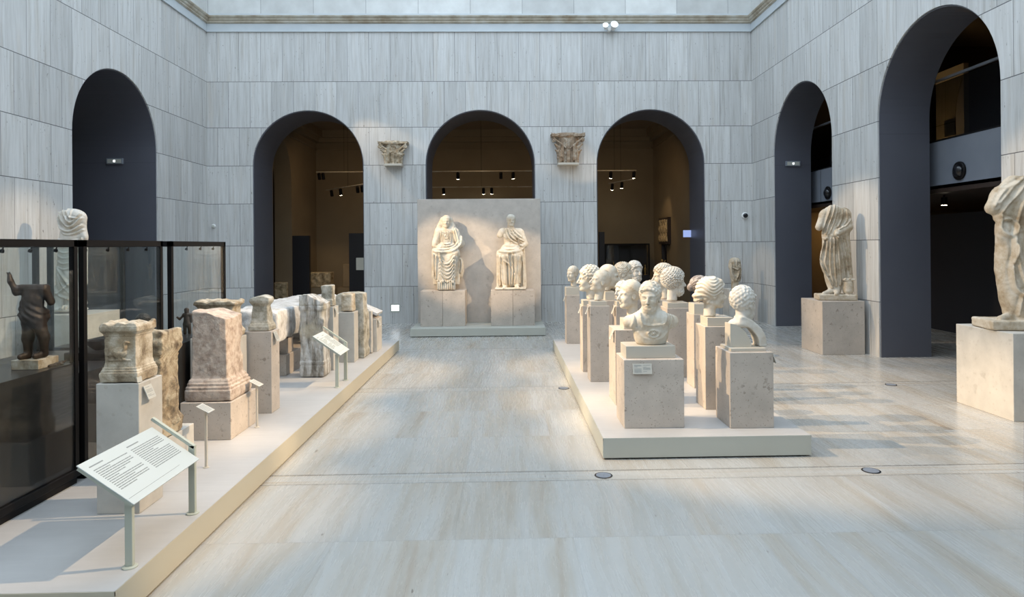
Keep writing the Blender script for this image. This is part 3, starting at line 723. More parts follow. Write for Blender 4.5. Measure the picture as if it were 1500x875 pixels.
portrait('portrait_head', 'marble head with a raised fringe in profile, second in the aisle-side row', 1.04, 8.23, 1.49, .32, -85, mat_=M_marble, hair='curly', vol=1.2, rest=1.0605, seed=13)
portrait('portrait_head', 'bulky smooth marble head facing away from the aisle', 1.395, 8.88, 1.497, .33, 80, tilt=4, mat_=M_marble, hair='bald', rest=1.1205, seed=14)
portrait('portrait_head', 'small marble head on a cube, rearmost on the aisle side', 1.075, 10.56, 1.415, .25, -50, mat_=M_marble, hair='short', rest=1.0755, seed=15)
portrait('portrait_head', 'small weathered marble face peeking out behind the bald head', 1.435, 8.08, 1.30, .235, -60, mat_=M_marble_w, hair='curly', rest=1.0555, seed=16)
portrait('portrait_head', 'round curly marble head in the rear row, face turned away from the aisle', 1.735, 9.58, 1.485, .30, 75, mat_=M_marble, hair='curly', vol=1.5, rest=1.0205, seed=17)
portrait('portrait_head', 'small bearded marble head with short curls in the rear row', 1.985, 10.03, 1.495, .30, 25, mat_=M_marble_w, hair='curly', vol=1.2, beard=1.2, rest=1.1305, seed=18)

# the bust in armour
def cuirass_bust():
    v = .0055; P, ax = grid((-.28, -.19, -.01), (.28, .19, .58), v)
    x, y, z = P; A = (np.abs(x), y, z)
    d = smn(ell(P, (0, .0, .165), (.165, .105, .20)), ell(P, (0, 0, .05), (.135, .085, .10)), .05)
    d = smn(d, ell(A, (.10, .0, .215), (.105, .10, .075)), .05)
    d = smn(d, ell(A, (.192, .01, .195), (.055, .060, .060)), .03)          # arm stumps
    d = smx(d, -(z-.0)+0*x, .01)
    d = smx(d, z-.262-.12*np.exp(-(x/.09)**2)+0*y, .03)
    d = smn(d, cap(P, (0, .02, .18), (0, .0, .34), .085, .062), .04)
    front = np.clip(-(y+.0)/.03, 0, 1)
    X2 = x+0*z; Z2 = z+0*x
    def ridge(pts, w, a, sym=True):
        q = polyd(np.abs(X2) if sym else X2, Z2, smooth_line(pts)); return a*np.exp(-(q/w)**2)
    r = ridge([(.0, .172), (.06, .178), (.10, .20), (.115, .25)], .006, .006)     # neckline of the armour
    r = r+ridge([(.0, .182), (.055, .188), (.092, .207), (.10, .25)], .004, .004)
    r = r+ridge([(.115, .28), (.112, .22), (.09, .17)], .014, .009)            # shoulder strap
    r = r-ridge([(.148, .27), (.15, .22), (.14, .16)], .006, .008)
    r = r+ridge([(.165, .26), (.175, .20), (.185, .16)], .012, .006)
    q = np.hypot((X2)/.048, (Z2-.102)/.032)                                  # emblem on the chest
    r = r+.008*np.exp(-((q-1)/.28)**2)+.010*np.exp(-(q/.5)**2)+.004*np.sin(X2*300)*np.sin(Z2*280)*np.exp(-(q/1.1)**4)
    r = r+ridge([(.03, .05), (.09, .07), (.13, .11)], .012, .004)
    d = d-1.7*r*front
    Hh = .272; th = math.radians(-24)
    Q = rotz((x, y-.0, z), th); Q = tuple((c/Hh for c in (Q[0], Q[1]+.025, Q[2]-.278)))
    hd = head(Q, hair='curly', beard=.55, vol=.9, seed=2, face=1.06)*Hh
    hd = smx(hd, -(z-.22)+0*x, .02)
    d = smn(d, hd, .02)
    d = d+.0012*vn(x, y, z, 60, 1)
    o = skin(d, ax, 'cuirassed_bust', M_marble, None, (1.282, 5.79, .8685), (0, 0, 0))
    tag(o, 'marble bust of a bearded man in an armoured breastplate, front of the platform', 'bust')
cuirass_bust()

# the head seen from behind, with a curved shard of its bust
def behind_head():
    v = .0055; H = .285; P, ax = grid((-.17, -.2, -.27), (.24, .2, .33), v)
    x, y, z = P; Q = rotz((x-.02, y, z+.032), math.radians(125)); Q = tuple(c/H for c in Q)
    d = head(Q, hair='curly', vol=.95, beard=.5, seed=21)*H
    d = smx(d, -(z+.075)+0*x, .02)
    # the shard: a thick curved slab from neck to plate
    t = np.hypot((x+.07)/.235, (z+.27)/.235); sh = np.abs(t-1)*.235-.034
    sh = smx(sh, np.abs(y)-.085+.02*vn(x, y, z, 12, 3), .015); sh = smx(sh, -(x+.045)+0*z, .02); sh = smx(sh, -(z+.268)+0*x, .01)
    sh = sh+.004*vn(x, y, z, 30, 6)
    nb = smx(ell(P, (-.015, 0, -.07), (.10, .085, .045)), np.abs(y)-.08, .02)
    d = smn(smn(d, nb, .03), sh, .02)
    o = skin(d, ax, 'portrait_head', M_marble_w, None, (2.075, 5.74, 1.118), (0, 0, 0))
    tag(o, 'curly marble head seen from behind with a curved shard of its bust', 'portrait head')
behind_head()
b = MB(); b.prism([(-.105, 0), (.085, 0), (.07, .06), (.03, .13), (-.04, .195), (-.105, .205)], -.07, .07, 'y')
tag(b.build('mount_block', M_cream, None, (2.055, 5.74, .8485)), 'white curved support under the curly head seen from behind', 'mount block')

# ------------------------------------------------------------------ carved altars and steles
def carved(name, label, cat, x0, x1, y0, y1, z0, z1, prof, material, v=.008, rough=.006, rs=14, top=None, relief=None, rnd=.01, seed=0, chips=.02, group=None, rz=0):
    """prof: (z fraction, width factor); relief(X,Y,Z,hx,hy) gives extra height on the faces (metres)"""
    hx0, hy0, h = (x1-x0)/2, (y1-y0)/2, z1-z0
    P, ax = grid((-hx0-.03, -hy0-.03, -.012), (hx0+.03, hy0+.03, h+.03), v)
    x, y, z = P
    zs = [p[0]*h for p in prof]; f = np.interp(z, zs, [p[1] for p in prof]).astype(np.float32)
    hx = hx0*f; hy = np.minimum(hy0, hy0*f+0*z) if False else hy0-(hx0-hx)*min(1, hy0/hx0)
    tz = h-.0 if top is None else top(x, y)
    d = smx(smx(np.abs(x)-hx, np.abs(y)-hy, rnd), z-tz, rnd)
    d = smx(d, -z+0*x, .003)
    d = d+rough*(vn(x, y, z, rs, seed)+.5*vn(x, y, z, rs*2.6, seed+1))
    c = vn(x, y, z, 5.5, seed+2); ed = np.minimum(np.abs(np.abs(x)-hx), np.abs(np.abs(y)-hy))
    edge = np.exp(-((hx-np.abs(x))+(hy-np.abs(y)))/.05)
    d = d+chips*np.clip(c-.15, 0, 1)*edge*1.5
    if relief is not None: d = d-relief(x+0*z+0*y, y+0*z+0*x, z+0*x+0*y, hx, hy)
    o = skin(d, ax, name, material, None, ((x0+x1)/2, (y0+y1)/2, z0+rough*1.4+.002), (0, 0, rz))
    return tag(o, label, cat, group)
def front(y, hy, w=.02): return np.clip((-y-hy+w)/w, 0, 1)
def sidep(x, hx, w=.02): return np.clip((x-hx+w)/w, 0, 1)
def rows(u, z, u0, u1, zs, seed, h=.022):
    """rows of worn incised strokes"""
    rs = random.Random(seed); r = 0
    for zc_ in zs:
        u = u; a = u0
        while a < u1:
            k = rs.choice('IVNA'); 
            if k == 'I': q = [[(a, zc_-h), (a, zc_+h)]]
            elif k == 'V': q = [[(a-.006, zc_+h), (a+.003, zc_-h), (a+.012, zc_+h)]]
            elif k == 'N': q = [[(a-.005, zc_-h), (a-.005, zc_+h), (a+.010, zc_-h), (a+.010, zc_+h)]]
            else: q = [[(a-.006, zc_-h), (a+.003, zc_+h), (a+.012, zc_-h)]]
            for p in q: r = r+np.exp(-(polyd(u, z, p)/.0035)**2)
            a += rs.uniform(.022, .034)
    return np.clip(r, 0, 1)
ALT = [(0, .96), (.10, 1.0), (.145, .99), (.15, .95), (.18, .955), (.19, .90), (.215, .91), (.225, .86), (.26, .84), (.30, .815), (.70, .815), (.71, .85), (.735, .855), (.745, .89), (.77, .93), (.775, .975), (.86, .985), (.865, .96), (1, .94)]
# duck altar
pd_ = pedestal(-2.437, -2.185, 3.95, 4.215, PZ, .948, 'foremost pedestal on the long platform, under the duck altar', M_ped2, card=None)
label_card(pd_, (.15, -.06, .71), (math.radians(-22), 0, math.radians(90)), .085, .085)
def duck(X, Y, Z, hx, hy):
    fr = front(Y, hy); r = 0
    z = Z-.0; u = X
    b1 = np.hypot((u+.005)/.042, (z-.175)/.026)                  # body
    dk = np.clip(1.2-b1, 0, 1)
    nk = np.clip(1-polyd(u, z, smooth_line([(.022, .185), (.034, .205), (.030, .228), (.036, .24)]))/.012, 0, 1)
    bk = np.clip(1-polyd(u, z, [(.038, .24), (.055, .236)])/.007, 0, 1)
    tl = np.clip(1-polyd(u, z, [(-.04, .172), (-.062, .160)])/.012, 0, 1)
    lg = np.clip(1-polyd(u, z, [(-.002, .155), (-.004, .136), (.014, .132)])/.006, 0, 1)+np.clip(1-polyd(u, z, [(.016, .155), (.018, .138), (.034, .136)])/.006, 0, 1)
    g = np.clip(1-polyd(u, z, [(-.06, .13), (.06, .13)])/.006, 0, 1)
    r = np.maximum.reduce([dk**.5*1.3, nk**.5, bk**.6*.8, tl**.6*.8, np.clip(lg, 0, 1)*.7, g*.5])*.019
    r = r-.003*np.abs(np.sin((u-z)*260))*(dk > .25)
    s = sidep(X, hx)
    return fr*r-s*.0022*rows(Y, Z, -.055, .06, (.235, .205, .175, .145), 3, .010)
def acroteria(h, hx, seed=0, amp=.03):
    def f(x, y):
        a = h-.055+amp*np.exp(-((np.abs(x)-hx*.82)/(.22*hx))**2)+amp*.8*np.exp(-(x/(.45*hx))**2)+.012*vn(x, y, 0*x, 16, seed)+.010*vn(x, y, 0*x, 35, seed)
        return a
    return f
carved('stone_altar', 'small sandy altar with a duck carved on its face', 'altar', -2.425, -2.195, 3.955, 4.19, .949, 1.338, ALT, M_sand, .004, .0014, 34, acroteria(.389, .11, 3, .018), duck, .004, 4, .010)
b = MB(); b.box((-.02, -.0015, 0), (.02, .0015, .035)); tag(b.build('label_card', M_paper, None, (-2.19, 3.97, .952), (math.radians(-12), 0, math.radians(80))), 'small blank card leaning at the foot of the duck altar', 'label')
# relief altar behind it
block('low cream block under the ochre altar with carved figures', -2.62, -2.305, 4.43, 4.885, PZ, .462, M_ped2, 'pedestal')
def figure_side(X, Y, Z, hx, hy):
    s = sidep(X, hx); u, z = Y, Z
    hd = np.hypot((u-.02)/.022, (z-.36)/.028); bd = polyd(u, z, smooth_line([(.02, .33), (.018, .26), (.03, .16)]))
    a1 = polyd(u, z, smooth_line([(.0, .31), (-.04, .26), (-.03, .20)])); a2 = polyd(u, z, smooth_line([(.04, .31), (.07, .27), (.05, .22)]))
    lg = np.minimum(polyd(u, z, [(.015, .18), (.0, .08)]), polyd(u, z, [(.035, .18), (.05, .08)]))
    r = np.maximum.reduce([np.clip(1.3-hd, 0, 1)**.5, np.clip(1-bd/.035, 0, 1)**.5, np.clip(1-a1/.014, 0, 1)**.6*.8, np.clip(1-a2/.014, 0, 1)**.6*.8, np.clip(1-lg/.018, 0, 1)**.6])
    return s*(.026*r+.004*np.sin(u*150+6*np.sin(z*40))*((z > .50)*(z < .62)))+front(Y, hy)*.004*np.sin(Z*90)*(Z > .5)
ALT2 = [(0, 1), (.12, 1), (.16, .92), (.20, .86), (.74, .84), (.78, .90), (.82, .96), (.86, 1), (.90, .98), (1, .94)]
carved('stone_altar', 'ochre stone altar with a worn figure carved on its side, behind the duck altar', 'altar', -2.61, -2.30, 4.44, 4.73, .4625, 1.195, ALT2, M_ochre, .0055, .003, 26,
       lambda x, y: .70+.035*vn(x, y, 0*x, 14, 2)+.03*np.exp(-((np.abs(x)-.11)/.04)**2), figure_side, .01, 8, .03)
# the big plain pinkish stele
pedestal(-2.672, -2.262, 5.43, 5.975, PZ, .482, 'broad low pedestal under the large pinkish granite stele', M_ped)
ST = [(0, .97), (.04, 1), (.115, 1), (.12, .955), (.15, .965), (.16, .90), (.19, .90), (.195, .86), (.22, .83), (.24, .76), (.26, .74), (.93, .70), (.96, .73), (1, .72)]
carved('stele', 'large plain pinkish granite stele with a broken top', 'stele', -2.665, -2.27, 5.45, 5.90, .4825, 1.235, ST, M_pink, .0055, .0018, 40,
       lambda x, y: .735-.06*np.clip((x+.02)/.15, 0, 1)+.018*vn(x, y, 0*x, 12, 5), None, .005, 12, .035)
# altar behind
pedestal(-2.86, -2.45, 6.0, 6.25, PZ, .93, 'pale pedestal under the horned altar behind the granite stele', M_ped2)
carved('stone_altar', 'sandy altar with horned corners behind the granite stele', 'altar', -2.84, -2.455, 6.01, 6.24, .9305, 1.31, ALT, M_sand, .007, .002, 26, acroteria(.37, .19, 7, .018), None, .005, 15, .01)
# small altar on a tall pedestal
pedestal(-2.494, -2.23, 6.28, 6.50, PZ, .952, 'tall grey pedestal under the small gabled altar', M_ped, card='right')
carved('stone_altar', 'small gabled altar with worn mouldings on the tall grey pedestal', 'altar', -2.455, -2.255, 6.295, 6.485, .953, 1.292, [(0, 1), (.12, 1), (.15, .93), (.18, .93), (.20, .86), (.26, .80), (.30, .77), (.68, .74), (.72, .80), (.78, .94), (.84, 1.0), (1, .9)], M_olive, .005, .0015, 34,
       lambda x, y: .335-.38*np.maximum(np.abs(x-.01)-.02, 0)+.008*vn(x, y, 0*x, 22, 5), None, .008, 16, .02)
# grey streaked stele standing on the platform
def st_rel(X, Y, Z, hx, hy):
    fr = front(Y, hy); r = 0
    for zz in (.14, .19, .86): r = r-.008*np.exp(-((Z-zz)/.006)**2)
    return fr*(r+.012*vn(X*1., Y*0, Z*.25, 40, 3)*(Z > .2))+sidep(X, hx)*r*.5
carved('stele', 'grey streaked stele with a rough carved face standing on the platform', 'stele', -2.50, -2.20, 7.97, 8.27, PZ+.001, 1.135, [(0, .95), (.03, 1), (.19, 1), (.21, .95), (.82, .95), (.85, 1.02), (1, 1.0)], M_grey, .007, .004, 22,
       lambda x, y: .965-.10*np.clip((x)/.2, -.2, 1)+.02*vn(x, y, 0*x, 12, 9), st_rel, .010, 22, .04)
pedestal(-2.40, -2.205, 8.42, 8.68, PZ, .985, 'narrow pedestal just behind the grey streaked stele', M_ped2, card='right')
carved('stone_altar', 'little square stone block on the narrow pedestal behind the grey stele', 'stone', -2.385, -2.215, 8.45, 8.62, .9855, 1.25, [(0, 1.0), (.3, .96), (.34, .84), (.9, .84), (1, .86)], M_olive, .008, .004, 20, None, None, .01, 25, .02)
carved('stone_block', 'small rounded stone block beside the little square one', 'stone', -2.26, -2.09, 9.0, 9.2, .86, 1.10, [(0, 1.0), (1, .95)], M_sand, .01, .006, 20, None, None, .03, 26, .02)
pedestal(-2.28, -2.07, 8.98, 9.22, PZ, .859, 'pedestal under the small rounded block', M_ped2)
# inscribed olive-grey stele
def st2(X, Y, Z, hx, hy):
    fr = front(Y, hy)
    fx = polyd(X, Z, [(.125, .08), (.125, .80), (-.11, .80)]); fx2 = polyd(X, Z, [(.10, .08), (.10, .775), (-.11, .775)])
    return fr*(-.007*np.exp(-(fx/.006)**2)-.006*np.exp(-(fx2/.006)**2)-.003*rows(X, Z, -.12, .08, (.66, .58, .50), 12, .018))
carved('stele', 'olive-grey rectangular stele with a framed panel and a bitten edge', 'stele', -2.42, -2.0, 9.30, 9.66, PZ+.001, 1.09, [(0, .98), (.1, 1), (.5, .99), (.9, .93), (1, .90)], M_olive, .007, .0015, 30,
       lambda x, y: .915+.015*vn(x, y, 0*x, 9, 2)-.03*np.clip((-x-.12)/.1, 0, 1), st2, .008, 31, .05)
# far end: gabled slab on a pedestal and a narrow slab
pedestal(-2.17, -1.935, 9.86, 10.25, PZ, .665, 'last pedestal at the far end of the long platform, under the tilted slab', M_ped2, card='right')
b = MB(); b.add([(-.02, -.0, 0), (.26, 0, -.0), (.26, .42, 0), (-.02, .42, 0), (-.02, 0, .035), (.26, 0, .035), (.26, .42, .035), (-.02, .42, .035)], [(0, 3, 2, 1), (4, 5, 6, 7), (0, 1, 5, 4), (1, 2, 6, 5), (2, 3, 7, 6), (3, 0, 4, 7)])
o = b.build('inscribed_slab', M_palestone, None, (-2.18, 9.88, .82), (0, math.radians(24), 0)); tag(o, 'pale thin slab lying tilted on the last pedestal', 'slab')
b = MB(); b.prism([(-.10, 0), (.12, 0), (-.10, .10)], -.16, .16, 'y'); tag(b.build('mount_block', M_ped, None, (-2.06, 10.07, .6655)), 'wedge mount holding up the pale tilted slab', 'mount block')
carved('stone_slab', 'narrow upright slab between the olive stele and the last pedestal', 'slab', -2.10, -1.985, 9.72, 9.82, PZ+.001, .80, [(0, 1), (1, 1)], M_ped2, .01, .001, 20, None, None, .004, 33, .0)
# the long trough-like stone block on its supports
def trough_rel(X, Y, Z, hx, hy):
    s = sidep(X, hx, .03); g = (np.abs(Y+.35) < .10)
    return s*(-.03*g+.01*vn(X*0, Y, Z, 9, 4))+front(Y, hy, .03)*.012*vn(X, Y, Z, 18, 6)
carved('stone_block', 'long massive pale stone block raised on supports, behind the altars', 'stone block', -3.27, -2.63, 7.60, 10.35, .635, 1.005, [(0, .96), (.2, 1), (.8, 1), (1, .97)], M_palestone, .018, .010, 7,
       lambda x, y: .365+.012*vn(x, y, 0*x, 3, 5)+.05*np.clip((y-.2)/1.0, 0, 1)*0, trough_rel, .03, 40, .05)
pedestal(-3.25, -2.70, 8.10, 10.2, PZ, .43, 'long low stone base under the massive pale block', M_ped)
for i, y in enumerate((8.2, 9.6)):
    b = MB(); b.box((-.25, -.12, 0), (.25, .12, .195), bev=.004)
    tag(b.build('support_block', M_ped, None, (-2.97, y+.12, .4305)), ('nearer', 'farther')[i]+' support block carrying the massive pale stone', 'support block')

# ------------------------------------------------------------------ panels and label stands
def text_panel(loc, L, label, scale=1.):
    """reading desk facing +x (the aisle); origin at the near leg"""
    r = empty('information_panel', loc, 0, label, 'information panel')
    a = math.atan2(.19, .27); W = .335*scale
    M_ = Matrix.Translation((.05, 0, .325*scale)) @ Matrix.Rotation(a, 4, 'Y')
    b = MB(); b.box((-W, -.055, 0), (0, L-.055, .006), 0, M_, .001); b.build('face', M_panelw, r)
    b = MB(); b.box((-W+.01, -.05, -.016), (-.01, L-.06, -.0005), 0, M_); b.build('backing_tray', M_green, r)
    b = MB(); rs = random.Random(5)
    for c0, c1, t in ((.06, .48, 0), (.53, .94, 1)):
        b.box((-W*(.885), -.055+L*c0, .0061), (-W*(.865), -.055+L*(c0+.16), .0068), 0, M_)
        q = .80
        while q > .28:
            e = c1 if rs.random() < .8 else c0+(c1-c0)*rs.uniform(.35, .9)
            y = c0
            while y < e-.01:
                w = min(rs.uniform(.02, .06), e-y); b.box((-W*q, -.055+L*y, .0061), (-W*(q-.016), -.055+L*(y+w-.006), .0068), 0, M_); y += w
            q -= .040
    b.box((-W*.12, -.055+L*.02, .0061), (-W*.115, -.055+L*.75, .0067), 0, M_)
    b.build('print', M_ink, r)
    for yy in (0, L-.03):
        b = MB(); b.box((-.019, -.012, .008), (.019, .012, .33*scale+(.075 if yy else 0)), bev=.002); b.build('leg', M_green, r, (0.0, yy, 0))
        b = MB(); b.lathe([(.036, 0), (.036, .005), (.03, .008)], 20); b.build('foot', M_green, r, (0, yy, 0), auto=True)
        M2 = Matrix.Translation((.02, yy, (.345 if not yy else .40)*scale)) @ Matrix.Rotation(a, 4, 'Y')
        b = MB(); b.box((-W*.9, -.012, -.018), (.0, .012, -.001), 0, M2); b.build('bracket', M_green, r)
    return r
text_panel((-1.87, 3.29, PZ+.0005), .68, 'white tilted text panel on two green legs, nearest on the long platform')
text_panel((-1.90, 7.40, PZ+.0005), .42, 'smaller white tilted text panel beside the grey streaked stele', 1.12)
def label_stand(loc, h, label):
    r = empty('label_stand', loc, 0, label, 'label stand')
    b = MB(); b.box((-.008, -.008, .004), (.008, .008, h), bev=.001); b.build('pole', M_cream, r)
    b = MB(); b.lathe([(.022, 0), (.022, .004), (.012, .006)], 16); b.build('foot', M_cream, r, auto=True)
    M_ = Matrix.Translation((0, 0, h)) @ Matrix.Rotation(math.radians(28), 4, 'Y') @ Matrix.Rotation(math.radians(0), 4, 'Z')
    b = MB(); b.box((-.055, -.05, 0), (.045, .05, .004), 0, M_); c = b.build('label_card', M_paper, r)
    b = MB(); q = -.04
    while q < .03: b.box((q, -.04, .0041), (q+.003, .035, .0046), 0, M_); q += .011
    b.build('print', M_ink, c)
label_stand((-2.16, 4.76, PZ+.0005), .42, 'small label on a thin pole before the pinkish granite stele')
label_stand((-2.19, 5.80, PZ+.0005), .385, 'small label on a thin pole before the tall grey pedestal')

# ------------------------------------------------------------------ glass cases
def glass_case(y0, y1, deck, label, x0=-3.95, x1=-2.89, top=1.812, z0=PZ):
    r = empty('glass_case', ((x0+x1)/2, (y0+y1)/2, z0), 0, label, 'display case'); w, l = (x1-x0)/2, (y1-y0)/2; T = top-z0; t = .036; dk = deck-z0
    b = MB(); b.box((-w+.01, -l+.01, .0), (w-.01, l-.01, .05)); b.build('plinth', M_black, r)
    b = MB(); b.box((-w-.012, -l-.004, .05), (w+.012, l+.004, .10), bev=.003); b.build('bottom_rail', M_black, r)
    b = MB(); b.box((-w+.012, -l+.012, .10), (w-.012, l-.012, dk-.004)); b.build('base_cabinet', M_deck, r)
    b = MB(); b.box((-w+.013, -l+.013, dk-.004), (w-.013, l-.013, dk)); b.build('deck', M_deck, r)
    for sx in (-1, 1):
        for sy in (-1, 1):
            b = MB(); b.box((sx*w, sy*l, .10), (sx*(w-t), sy*(l-t), T-.045)); b.build('corner_post', M_black, r)
    b = MB()
    b.box((-w, -l, T-.045), (w, -l+t, T)); b.box((-w, l-t, T-.045), (w, l, T)); b.box((-w, -l, T-.045), (-w+t, l, T)); b.box((w-t, -l, T-.045), (w, l, T)); b.build('top_frame', M_black, r)
    for sx in (-1, 1): b = MB(); b.box((sx*(w-.004), -l+t, .10), (sx*(w-.010), l-t, T-.045)); b.build('glass_pane', M_glass, r)
    for sy in (-1, 1): b = MB(); b.box((-w+t, sy*(l-.004), .10), (w-t, sy*(l-.010), T-.045)); b.build('glass_pane', M_glass, r)
    n = max(2, int(2*l/.22))
    for i in range(n):
        y = -l+(i+.5)*2*l/n
        b = MB(); b.lathe([(.004, 0), (.004, -.012), (.011, -.018), (.013, -.034), (.010, -.036)][::-1], 12); b.build('mini_spotlight', M_black, r, (w-.06, y, T-.046), (math.radians(0), math.radians(20), 0), auto=True)
    return r
glass_case(2.2, 4.50, .985, 'nearest dark-framed glass case, holding the bronze boy')
glass_case(4.56, 5.60, .90, 'middle dark-framed glass case behind the duck altar')
glass_case(5.74, 6.84, .90, 'farthest dark-framed glass case, holding the small bronze figurine')
# small door latch plate at the case corner
b = MB(); b.box((-.003, -.03, -.02), (.003, .03, .02), bev=.001)

# ------------------------------------------------------------------ things inside the glass cases
def bronze_boy():
    v = .005; P, ax = grid((-.16, -.11, 0), (.14, .12, .56), v); x, y, z = P
    c = lambda *a, **k: cap(P, *a, **k)
    d = c((-.045, 0, .02), (-.045, 0, .13), .024, .036); d = smn(d, c((-.045, 0, .13), (-.03, .0, .25), .036, .052), .02)       # planted leg
    e = c((.055, .03, .025), (.065, .02, .13), .024, .034); e = smn(e, c((.065, .02, .13), (.03, .0, .25), .034, .052), .02)
    d = smn(d, e, .012)
    d = smn(d, c((-.06, -.055, .016), (-.045, .01, .02), .018, .022), .012); d = smn(d, c((.035, -.03, .016), (.055, .04, .022), .018, .022), .012)
    d = smn(d, ell(P, (.0, .0, .27), (.085, .06, .07)), .03); d = smn(d, ell(P, (.045, .045, .27), (.04, .04, .045)), .02)
    d = smn(d, ell(P, (-.005, .0, .37), (.078, .055, .11)), .04)
    d = smn(d, c((-.07, 0, .455), (.07, .01, .45), .035), .03)
    d = smn(d, c((-.06, 0, .45), (-.105, -.03, .43), .03, .024), .02); d = smn(d, c((-.105, -.03, .43), (-.135, -.05, .50), .024, .016), .015)   # raised arm
    d = smn(d, c((-.135, -.05, .50), (-.14, -.052, .535), .019, .014), .01); d = smn(d, c((-.135, -.052, .53), (-.150, -.058, .552), .007, .006), .006); d = smn(d, c((-.143, -.05, .53), (-.137, -.055, .556), .007, .006), .006)
    d = smn(d, c((.08, .01, .44), (.115, .03, .36), .034, .026), .02)
    d = smn(d, c((-.085, -.01, .36), (-.09, -.015, .28), .012, .016), .02)
    d = smx(d, z-.475-.5*(x < -.095)+0*y, .006)
    d = d-.004*np.sin((z+.6*x)*150)*np.exp(-((z-.29)/.05)**2)
    d = d+.002*vn(x, y, z, 50, 3)
    ax[0] = ax[0]*.80; tag(skin(d, ax, 'bronze_statuette', M_bronze, None, (-3.045, 4.30, 1.05)), 'dark bronze headless boy raising one arm inside the glass case', 'statuette')
bronze_boy()
b = MB(); b.box((-.085, -.07, 0), (.085, .12, .06), bev=.002); tag(b.build('stone_plinth', M_sand, None, (-3.06, 4.31, .9855)), 'pale sandy plinth under the headless bronze boy', 'base')
def blobby(name, label, cat, material, loc, parts, v=.006, k=.015, rough=.002, rot=(0, 0, 0)):
    P0 = np.array([p[0] for p in parts]+[p[1] for p in parts]); R = max(max(p[2:]) for p in parts)+.02
    P, ax = grid(P0.min(0)-R, P0.max(0)+R, v); d = None
    for p in parts:
        e = cap(P, p[0], p[1], p[2], p[3] if len(p) > 3 else p[2]); d = e if d is None else smn(d, e, k)
    d = d+rough*vn(*P, 40, 3)
    return tag(skin(d, ax, name, material, None, loc, rot), label, cat)
blobby('bronze_figurine', 'tiny standing bronze figurine in the farthest glass case', 'figurine', M_bronze, (-3.15, 6.55, .902),
       [((-.02, 0, .01), (-.02, 0, .10), .014, .02), ((.02, .01, .01), (.018, 0, .10), .014, .02), ((0, 0, .10), (0, 0, .19), .032, .028), ((-.03, 0, .19), (.03, 0, .19), .018), ((0, -.005, .225), (0, -.005, .24), .022), ((-.035, 0, .185), (-.06, -.02, .15), .012, .01), ((-.06, -.02, .15), (-.075, -.04, .17), .010, .009), ((.038, 0, .185), (.045, 0, .12), .012, .01)], .004, .008)
b = MB(); b.box((-.05, -.05, 0), (.05, .05, .06), bev=.002); tag(b.build('black_block', M_black, None, (-3.30, 6.35, .9005)), 'small black cube beside the tiny bronze figurine', 'block')
P_, ax_ = grid((-.6, -.6, -.4), (.6, .7, 1.15), .03); d_ = smx(head(P_, hair='curly', vol=.8, seed=6), -(P_[2]+.3), .03)
tag(skin(d_*.17, [a*.17 for a in ax_], 'small_bronze_head', M_bronze, None, (-3.28, 6.02, .988), (0, 0, math.radians(60))), 'small brown bronze head inside the farthest glass case', 'head')
b = MB(); b.box((-.04, -.04, 0), (.04, .04, .03), bev=.002); tag(b.build('black_block', M_black, None, (-3.28, 6.02, .9005)), 'little black mount under the small bronze head', 'block')
b = MB(); b.box((-.16, -.16, 0), (.16, .16, .06), bev=.003); tag(b.build('black_block', M_black, None, (-3.20, 5.22, .9005)), 'low black block under the dark bowl in the middle case', 'block')
b = MB(); b.lathe([(.03, 0), (.035, .006), (.045, .012), (.075, .04), (.08, .075), (.074, .075), (.066, .045), (.03, .02), (.001, .018)], 32); tag(b.build('bowl', M_lens, None, (-3.18, 5.2, .961), auto=True), 'dark rounded bowl on the black block in the middle case', 'bowl')
blobby('bronze_lizard', 'small dark bronze fragment lying on the deck near the case corner', 'fragment', M_bronze, (-2.940, 4.36, .987),
       [((-.0, -.07, .01), (.0, .05, .014), .010, .013), ((.0, .05, .014), (.0, .09, .02), .010, .006), ((-.02, .02, .008), (.02, .03, .008), .006), ((-.02, -.03, .008), (.02, -.03, .008), .006)], .004, .006)
carved('stone_block', 'rough yellow sandstone lump at the near end of the first glass case', 'stone', -3.12, -2.96, 3.74, 3.86, .986, 1.235, [(0, 1), (.8, .95), (1, .8)], M_ochre, .008, .008, 18, None, None, .03, 50, .03)

